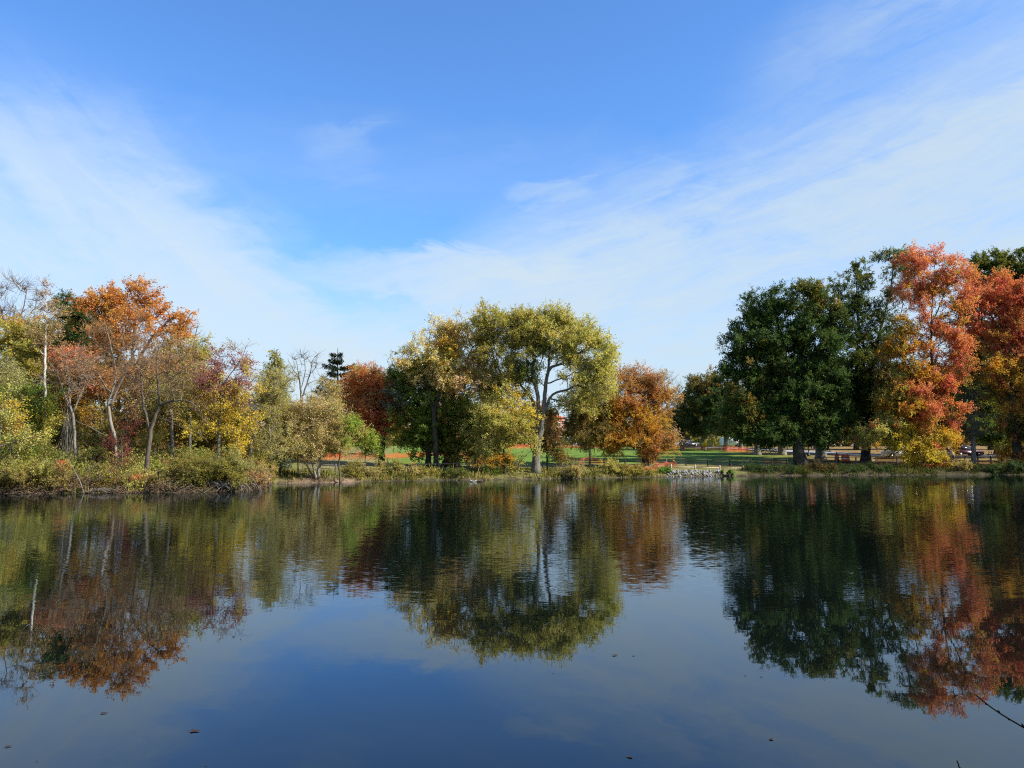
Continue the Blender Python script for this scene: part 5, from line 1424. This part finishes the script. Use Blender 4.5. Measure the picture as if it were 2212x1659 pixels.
# ------------------------------------------------------------------ stones of the riprap
def riprap():
    rng = rng_of('riprap')
    protos = []
    for k in range(6):
        u = []
        n, m = 8, 6
        for j in range(m):
            th = math.pi * (j + .5) / m
            for i in range(n):
                a = 2 * math.pi * i / n
                u.append((math.sin(th) * math.cos(a), math.sin(th) * math.sin(a), math.cos(th)))
        u = np.array(u)
        ph = rng.uniform(0, 6, 3)
        r = 1 + .22 * np.sin(u[:, 0] * 3 + ph[0]) + .2 * np.sin(u[:, 1] * 3.4 + ph[1]) + .15 * np.sin(u[:, 2] * 4 + ph[2]) + rng.normal(size=len(u)) * .07
        V = u * r[:, None] * np.array([1, .8, .62])
        Fc = [(j * n + i, j * n + (i + 1) % n, (j + 1) * n + (i + 1) % n, (j + 1) * n + i) for j in range(m - 1) for i in range(n)]
        Fc = [tuple(reversed(f)) for f in Fc] + [tuple(range(n)), tuple(range(m * n - 1, (m - 1) * n - 1, -1))]
        protos.append(MB().add(V, Fc).build('riprap_stone', STONE).data)
        bpy.data.objects.remove(bpy.data.objects[-1] if False else [o for o in bpy.data.objects if o.data == protos[-1]][0])
    for k in range(240):
        px = rng.uniform(1438, 1562)
        D0 = float(shore_D(px))
        d = rng.uniform(-.25, 2.3)
        x = at(px, 1000, D0 + d)[0]
        y = D0 + d
        s = .07 + .13 * rng.random() ** 2
        o = bpy.data.objects.new('riprap_stone', protos[k % 6])
        COL.objects.link(o)
        o.location = (x, y, float(gz(x, y)) + s * rng.uniform(-.1, .5) + .05 * math.sin(d * 1.2))
        o.rotation_euler = tuple(rng.uniform(0, 6.28, 3))
        o.scale = (s * 1.15, s, s)
        tag(o, 'pale grey stone in the riprap heap below the low new timber fence', 'stone', 'riprap stones on the bank')
riprap()

# ------------------------------------------------------------------ vehicles
def car(name, label, px, D, rz, paint, van=False, scale=1.0, py=None):
    b = on_ground(px, D)
    root = thing(name, b + [0, 0, .1], label, 'van' if van else 'car')
    root.rotation_euler = (0, 0, rz)
    W = .88
    if van:
        low = [(-2.4, .28), (2.35, .28), (2.45, .5), (2.42, .95), (1.75, 1.12), (1.25, 1.9), (1.0, 2.05), (-2.3, 2.08), (-2.42, 1.9), (-2.45, .5)]
        glass_s = [(1.62, 1.15), (1.2, 1.82), (.35, 1.85), (.35, 1.15)]
        ws = [(1.74, 1.14), (1.26, 1.88)]
        up = None
    else:
        low = [(-2.2, .30), (2.15, .30), (2.25, .45), (2.22, .72), (1.95, .86), (1.05, .98), (-1.75, 1.0), (-2.12, .93), (-2.25, .75), (-2.25, .45)]
        up = [(1.05, .97), (.45, 1.46), (.2, 1.52), (-1.1, 1.52), (-1.35, 1.46), (-1.95, .99)]
        glass_s = [(.9, 1.0), (.4, 1.42), (-1.05, 1.46), (-1.25, 1.42), (-1.7, 1.02)]
    MB().prism(low, -W, W).build('body', paint, root)
    if up:
        MB().prism(up, -W * .86, W * .86).build('cabin', paint, root)
        cw = W * .86
    else:
        cw = W
    for s in (-1, 1):
        MB().prism(glass_s, s * (cw - .01), s * (cw + .012)).build('side_window', GLASS, root)
    if up:
        MB().add([(1.08, -.66, 1.0), (1.08, .66, 1.0), (.48, .6, 1.46), (.48, -.6, 1.46)], [(0, 1, 2, 3)]).build('windscreen', GLASS, root)
        MB().add([(-1.99, -.66, 1.02), (-1.99, .66, 1.02), (-1.38, .6, 1.47), (-1.38, -.6, 1.47)], [(3, 2, 1, 0)]).build('rear_window', GLASS, root)
    else:
        MB().add([(1.77, -.78, 1.15), (1.77, .78, 1.15), (1.28, .74, 1.88), (1.28, -.74, 1.88)], [(0, 1, 2, 3)]).build('windscreen', GLASS, root)
    f = 2.25 if up else 2.44
    for s in (-1, 1):
        MB().box((f - .02, s * .62, .66), (.06, .34, .14), bev=.02).build('headlight', LENS, root)
        MB().box((-f + .01, s * .66, .74), (.06, .26, .16), bev=.02).build('tail_light', TAIL, root)
        MB().box((.85, s * (W + .09), 1.04), (.12, .16, .11), bev=.02).build('mirror', paint, root)
        for x in (-1.35, 1.38):
            prof = [(.20, -.1), (.31, -.1), (.33, -.06), (.33, .06), (.31, .1), (.20, .1)]
            V = MB().lathe(prof, n=16)
            R = [[1, 0, 0], [0, 0, 1], [0, 1, 0]]
            V.xf(R, (x, s * (W - .06), .32))
            w = V.build('wheel', RUBBER, root, True)
            MB().lathe([(.03, -.105), (.19, -.1), (.19, .1), (.03, .105)], n=12).xf(R, (x, s * (W - .05), .32)).build('rim', CHROME, w, True)
    MB().box((f + .01, 0, .42), (.08, 1.5, .14), bev=.03).build('bumper', BLACK, root)
    return root

car('car', 'white car parked on the road behind the yellow branches', 1946, 108.5, math.radians(-12), CARWHITE)
car('car', 'maroon car in the shade left of the thin spruce', 2086, 113, math.radians(8), CARRED)
car('car', 'dark car parked under the bronze oak in the far row', 1488, 172, math.radians(5), CARDARK)
car('car', 'silver-blue car parked at the left end of the far row', 1462, 172, math.radians(5), CARBLUE)
car('van', 'white van standing before the storefront of the brick building', 1221, 206, math.radians(170), CARWHITE, van=True)
car('van', 'white van glimpsed between far trunks under the oaks', 1580, 186, math.radians(0), CARWHITE, van=True)

# ------------------------------------------------------------------ street furniture
def lamp():
    b = on_ground(1747, 117)
    b[2] += .05
    root = thing('lamp_post', b, 'black lamp post with a red banner beside the road', 'lamp post')
    MB().lathe([(.26, 0), (.26, .12), (.18, .3), (.12, .55), (.075, .7)], n=10).build('base', BLACK, root, True)
    MB().tube([(0, 0, .6), (0, 0, 3.3)], [.06, .045], 8).build('pole', BLACK, root, True)
    MB().lathe([(.05, 3.3), (.16, 3.4), (.2, 3.75), (.12, 3.85)], n=10).build('globe', LENS, root, True)
    MB().lathe([(.22, 3.86), (.14, 3.98), (.03, 4.08)], n=10).build('cap', BLACK, root, True)
    q = MB()
    n = 8
    V, Fc = [], []
    for j in range(n + 1):
        z = 2.95 - 1.15 * j / n
        for i in range(5):
            V.append((.09 + .52 * i / 4, .04 * math.sin(j * .9 + i), z))
    Fc = [(j * 5 + i, j * 5 + i + 1, (j + 1) * 5 + i + 1, (j + 1) * 5 + i) for j in range(n) for i in range(4)]
    q.add(V, Fc).build('banner', BANNER, root, True)
    MB().tube([(0, 0, 2.98), (.66, 0, 2.98)], .015, 5).build('banner_arm', BLACK, root)
lamp()

def diamond():
    b = on_ground(1523, 140)
    root = thing('warning_sign', b, 'yellow diamond warning sign before the far trees', 'sign')
    MB().tube([(0, .05, -.1), (0, .05, 1.5)], .035, 6).build('post', CHROME, root)
    h = .62
    V = [(0, -.02, 1.15 - h), (h, -.02, 1.15), (0, -.02, 1.15 + h), (-h, -.02, 1.15), (0, .02, 1.15 - h), (h, .02, 1.15), (0, .02, 1.15 + h), (-h, .02, 1.15)]
    MB().add(V, [(0, 1, 2, 3), (7, 6, 5, 4), (0, 4, 5, 1), (1, 5, 6, 2), (2, 6, 7, 3), (3, 7, 4, 0)]).build('panel', SIGNY, root)
diamond()

def bin_():
    b = on_ground(2056, 103)
    root = thing('litter_bin', b, 'pale grey litter bin behind the pale-posted fence', 'litter bin')
    MB().lathe([(.3, 0), (.33, .05), (.36, 1.0), (.38, 1.05)], n=14).build('barrel', CURB, root, True)
    MB().lathe([(.4, 1.05), (.4, 1.12), (.3, 1.35), (.1, 1.45)], n=14).build('lid', WHITE, root, True)
    MB().box((0, -.3, 1.22), (.26, .12, .14), bev=.02).build('flap', BANNER, root)
bin_()

def table(px, D):
    b = on_ground(px, D)
    root = thing('picnic_table', b, 'dark picnic table on the leaf litter right of the spruce', 'picnic table')
    for i in range(4):
        MB().box((0, -.32 + .21 * i, .75), (2.0, .19, .045), bev=.008).build('top_plank', DARKWOOD, root)
    for s in (-1, 1):
        MB().box((0, s * .75, .45), (2.0, .26, .045), bev=.008).build('bench', DARKWOOD, root)
    for x in (-.75, .75):
        MB().box((x, 0, .42), (.06, 1.6, .08)).build('cross_beam', DARKWOOD, root)
        for s in (-1, 1):
            MB().tube([(x + .05, s * .7, 0), (x + .05, s * .25, .72)], .05, 5).build('leg', DARKWOOD, root)
table(2128, 112)

# ------------------------------------------------------------------ buildings
def brick_building():
    c = at(1221, 960, 240)
    c[2] = float(gz(c[0], 240))
    root = thing('brick_building', c, 'red brick apartment building glimpsed across the lawn', 'building')
    root.rotation_euler = (0, 0, math.radians(36))
    # near corner at the origin; wings run along -x (left face) and +y (right face)
    H = 8.3
    MB().box((-9, 6, H / 2), (18, 12, H)).build('wall', BRICK, root)
    rf = MB()
    rf.add([(-18.4, -.4, H + .003), (.4, -.4, H + .003), (.4, 12.4, H + .003), (-18.4, 12.4, H + .003), (-14, 6, H + 2.2), (-4, 6, H + 2.2)], [(0, 1, 5, 4), (1, 2, 5), (2, 3, 4, 5), (3, 0, 4), (3, 2, 1, 0)]).build('roof', REDROOF, root)
    def win(x, y, z, side):
        if side == 'l':
            fr = MB().box((x, -.03, z), (1.0, .12, 1.35), bev=.01).build('window', WHITE, root)
            MB().box((x, -.08, z), (.78, .06, 1.1)).build('pane', GLASS, fr)
        else:
            fr = MB().box((.03, y, z), (.12, 1.0, 1.35), bev=.01).build('window', WHITE, root)
            MB().box((.08, y, z), (.06, .78, 1.1)).build('pane', GLASS, fr)
    for z in (3.9, 6.3):
        for x in (-2.2, -5.0, -7.8, -10.6, -13.4, -16.2):
            win(x, 0, z, 'l')
        for y in (1.2, 4.2, 7.4, 10.4):
            win(0, y, z, 'r')
    MB().box((-6.5, -.8, 2.6), (11.4, 1.6, .28), bev=.02).build('awning', WHITE, root)
    MB().box((-6.5, -.02, 1.35), (10.8, .1, 2.0)).build('shopfront', GLASS, root)
    for x in (-1.2, -3.8, -6.4, -9, -11.6):
        MB().box((x, -.1, 1.35), (.22, .16, 2.1)).build('mullion', WHITE, root)
    MB().box((1.2, 5, 2.5), (2.4, 8.6, .25), bev=.02).build('porch_roof', WHITE, root)
    for y in (1.2, 5, 8.8):
        MB().box((2.2, y, 1.2), (.18, .18, 2.35)).build('porch_post', WHITE, root)
brick_building()

def house(label, px, D, w, wallmat, roofmat, rz=0.2):
    b = on_ground(px, D)
    root = thing('house', b, label, 'house')
    root.rotation_euler = (0, 0, rz)
    h = 5.2
    MB().box((0, 4, h / 2), (w, 8, h)).build('wall', wallmat, root)
    e = w / 2 + .5
    rf = MB().add([(-e, -.6, h + .003), (e, -.6, h + .003), (e, 8.6, h + .003), (-e, 8.6, h + .003), (-e, 4, h + 2.6), (e, 4, h + 2.6)], [(0, 1, 5, 4), (2, 3, 4, 5), (1, 2, 5), (3, 0, 4), (3, 2, 1, 0)]).build('roof', roofmat, root)
    MB().box((w * .28, 4.5, h + 2.3), (.8, .8, 2.2)).build('chimney', BRICK, rf)
    for x in (-w * .32, 0, w * .32):
        for z in (1.5, 3.9):
            fr = MB().box((x, -.03, z), (1.0, .1, 1.3), bev=.01).build('window', WHITE, root)
            MB().box((x, -.07, z), (.8, .06, 1.08)).build('pane', GLASS, fr)
house('dark-roofed house hidden behind the leaning pale trunk', 535, 118, 9, SIDING, SLATE)
house('grey house far off under the oaks along the road', 1545, 200, 12, SIDING, SLATE, -.1)

# ------------------------------------------------------------------ ducks
def duck(label, px, py, rz, drake):
    w = on_water(px, py)
    root = thing('duck', w, label, 'duck')
    root.rotation_euler = (0, 0, rz)
    prof = []
    V, Fc = [], []
    n = 10
    st = [(-.30, .012, .13), (-.25, .05, .10), (-.16, .10, .075), (0, .125, .06), (.12, .115, .06), (.2, .085, .085), (.235, .055, .14), (.245, .045, .20), (.26, .05, .25), (.29, .045, .265), (.315, .02, .26)]
    for x, r, z in st:
        for i in range(n):
            a = 2 * math.pi * i / n
            V.append((x, r * .85 * math.cos(a), z + r * .85 * math.sin(a)))
    for j in range(len(st) - 1):
        for i in range(n):
            Fc.append((j * n + i, j * n + (i + 1) % n, (j + 1) * n + (i + 1) % n, (j + 1) * n + i))
    Fc += [tuple(range(n - 1, -1, -1)), tuple(range((len(st) - 1) * n, len(st) * n))]
    MB().add(V, Fc).build('body', FEATHERP if not drake else FEATHER, root, True)
    for s in (-1, 1):
        MB().add([(-.22, s * .085, .13), (.08, s * .115, .10), (.1, s * .10, .13), (-.05, s * .09, .165), (-.24, s * .05, .155)], [(0, 1, 2, 3, 4)]).build('wing', FEATHER, root)
    MB().box((.345, 0, .25), (.075, .04, .022), bev=.006).build('beak', BEAK, root)
duck('pale brown duck swimming near the far shore, left of the pair', 1022, 1041, math.radians(180), False)
duck('dark duck swimming near the far shore, right of the pair', 1036, 1041, math.radians(170), True)

# ------------------------------------------------------------------ floating leaves and the foreground twig
def float_leaf(label, px, py, size, rz, group=None):
    rng = rng_of(label + str(px))
    w = on_water(px, py)
    n = 9
    V, Fc = [], []
    for i in range(n):
        t = i / (n - 1)
        hw = .34 * math.sin(math.pi * t ** .8) * (1 + .25 * math.sin(9 * t)) + .015
        x = (t - .5)
        z = .02 + .10 * abs(t - .5) ** 1.3 * 2 + .02 * rng.random()
        V += [(x, -hw, z + .16 * hw), (x, 0, z), (x, hw * .8, z + .42 * hw)]
    for i in range(n - 1):
        for j in range(2):
            a = i * 3 + j
            Fc.append((a, a + 1, a + 4, a + 3))
    q = MB().add(np.array(V) * size, Fc)
    q.tube(np.array([(-.5, 0, .1), (-.62, .03, .12), (-.74, .02, .2)]) * size, .016 * size, 4)
    q.v = [v * np.array([1, 1, .45]) for v in q.v]
    o = q.build('floating_leaf', DEADLEAF, None, True)
    o.location = tuple(w + [0, 0, .003])
    o.rotation_euler = (0, 0, rz)
    tag(o, label, 'leaf', group)
float_leaf('largest curled brown leaf floating in the left foreground', 421, 1580, .095, .1)
float_leaf('curled leaf floating near the bottom centre of the picture', 1359, 1636, .06, 2.6)
float_leaf('spiky dark leaf floating right of centre below the reflection', 1328, 1416, .085, .4)
float_leaf('dark leaf floating near the left edge of the water', 18, 1613, .06, .5)
float_leaf('dark leaf floating above the largest curled leaf', 225, 1541, .07, .2)
float_leaf('flat pale leaf floating in the right foreground', 1665, 1597, .06, 1.4)
for i, (px, py, s) in enumerate(((80, 1645, .03), (505, 1376, .07), (1368, 1417, .05), (1195, 1455, .035), (1610, 1460, .04), (1645, 1463, .05), (445, 1655, .03))):
    float_leaf('tiny dark leaf speck floating on the open water', px, py, s * .8, i * 1.1, 'small leaves floating on the water')

def foreground_twig():
    base = np.array([2.1, 1.7, 0.9])
    root = thing('overhanging_shrub', base, 'bare dark twigs with buds reaching in from the bottom right corner', 'twigs')
    def tw(pix, tail, r0, r1, buds):
        P = [at(a, b, d) for a, b, d in pix] + [np.array(t) for t in tail]
        q = resample(P, .03)
        m = MB().tube(q, np.linspace(r0, r1, len(q)), 6)
        o = m.build('twig', TWIGM, root, True, base)
        rng = rng_of('tw%d' % len(pix))
        s = np.concatenate([[0], np.cumsum(np.linalg.norm(np.diff(q, axis=0), axis=1))])
        for k in range(buds):
            mb = MB()
            d = .018 + .036 * k
            i = min(int(np.searchsorted(s, d)), len(q) - 2)
            t = q[i] - q[i + 1]
            t /= np.linalg.norm(t)
            side = np.array([0, 0, 1.0 if k % 2 else -1.0]) * .7 + rng.normal(size=3) * .2
            e = q[i] + (t * .8 + side * .6) * .009
            mb.tube([q[i], .5 * (q[i] + e) + side * .001, e], [.0022, .0026, .0006], 5)
            mb.build('bud', TWIGM, o, True, base)
    tw([(2110, 1503, 2.15), (2132, 1521, 2.15), (2160, 1541, 2.15), (2212, 1572, 2.14), (2300, 1622, 2.1), (2420, 1700, 2.0)], [(1.75, 1.9, 1.45), (2.1, 1.7, .85)], .0016, .006, 12)
    tw([(2067, 1643, 2.1), (2071, 1652, 2.1), (2082, 1666, 2.1), (2180, 1730, 2.05), (2330, 1830, 1.95)], [(1.8, 1.8, 1.2), (2.1, 1.7, .85)], .0014, .006, 4)
foreground_twig()
print('LEAVES', STAT['leaves'], 'OBJ', len(bpy.data.objects))
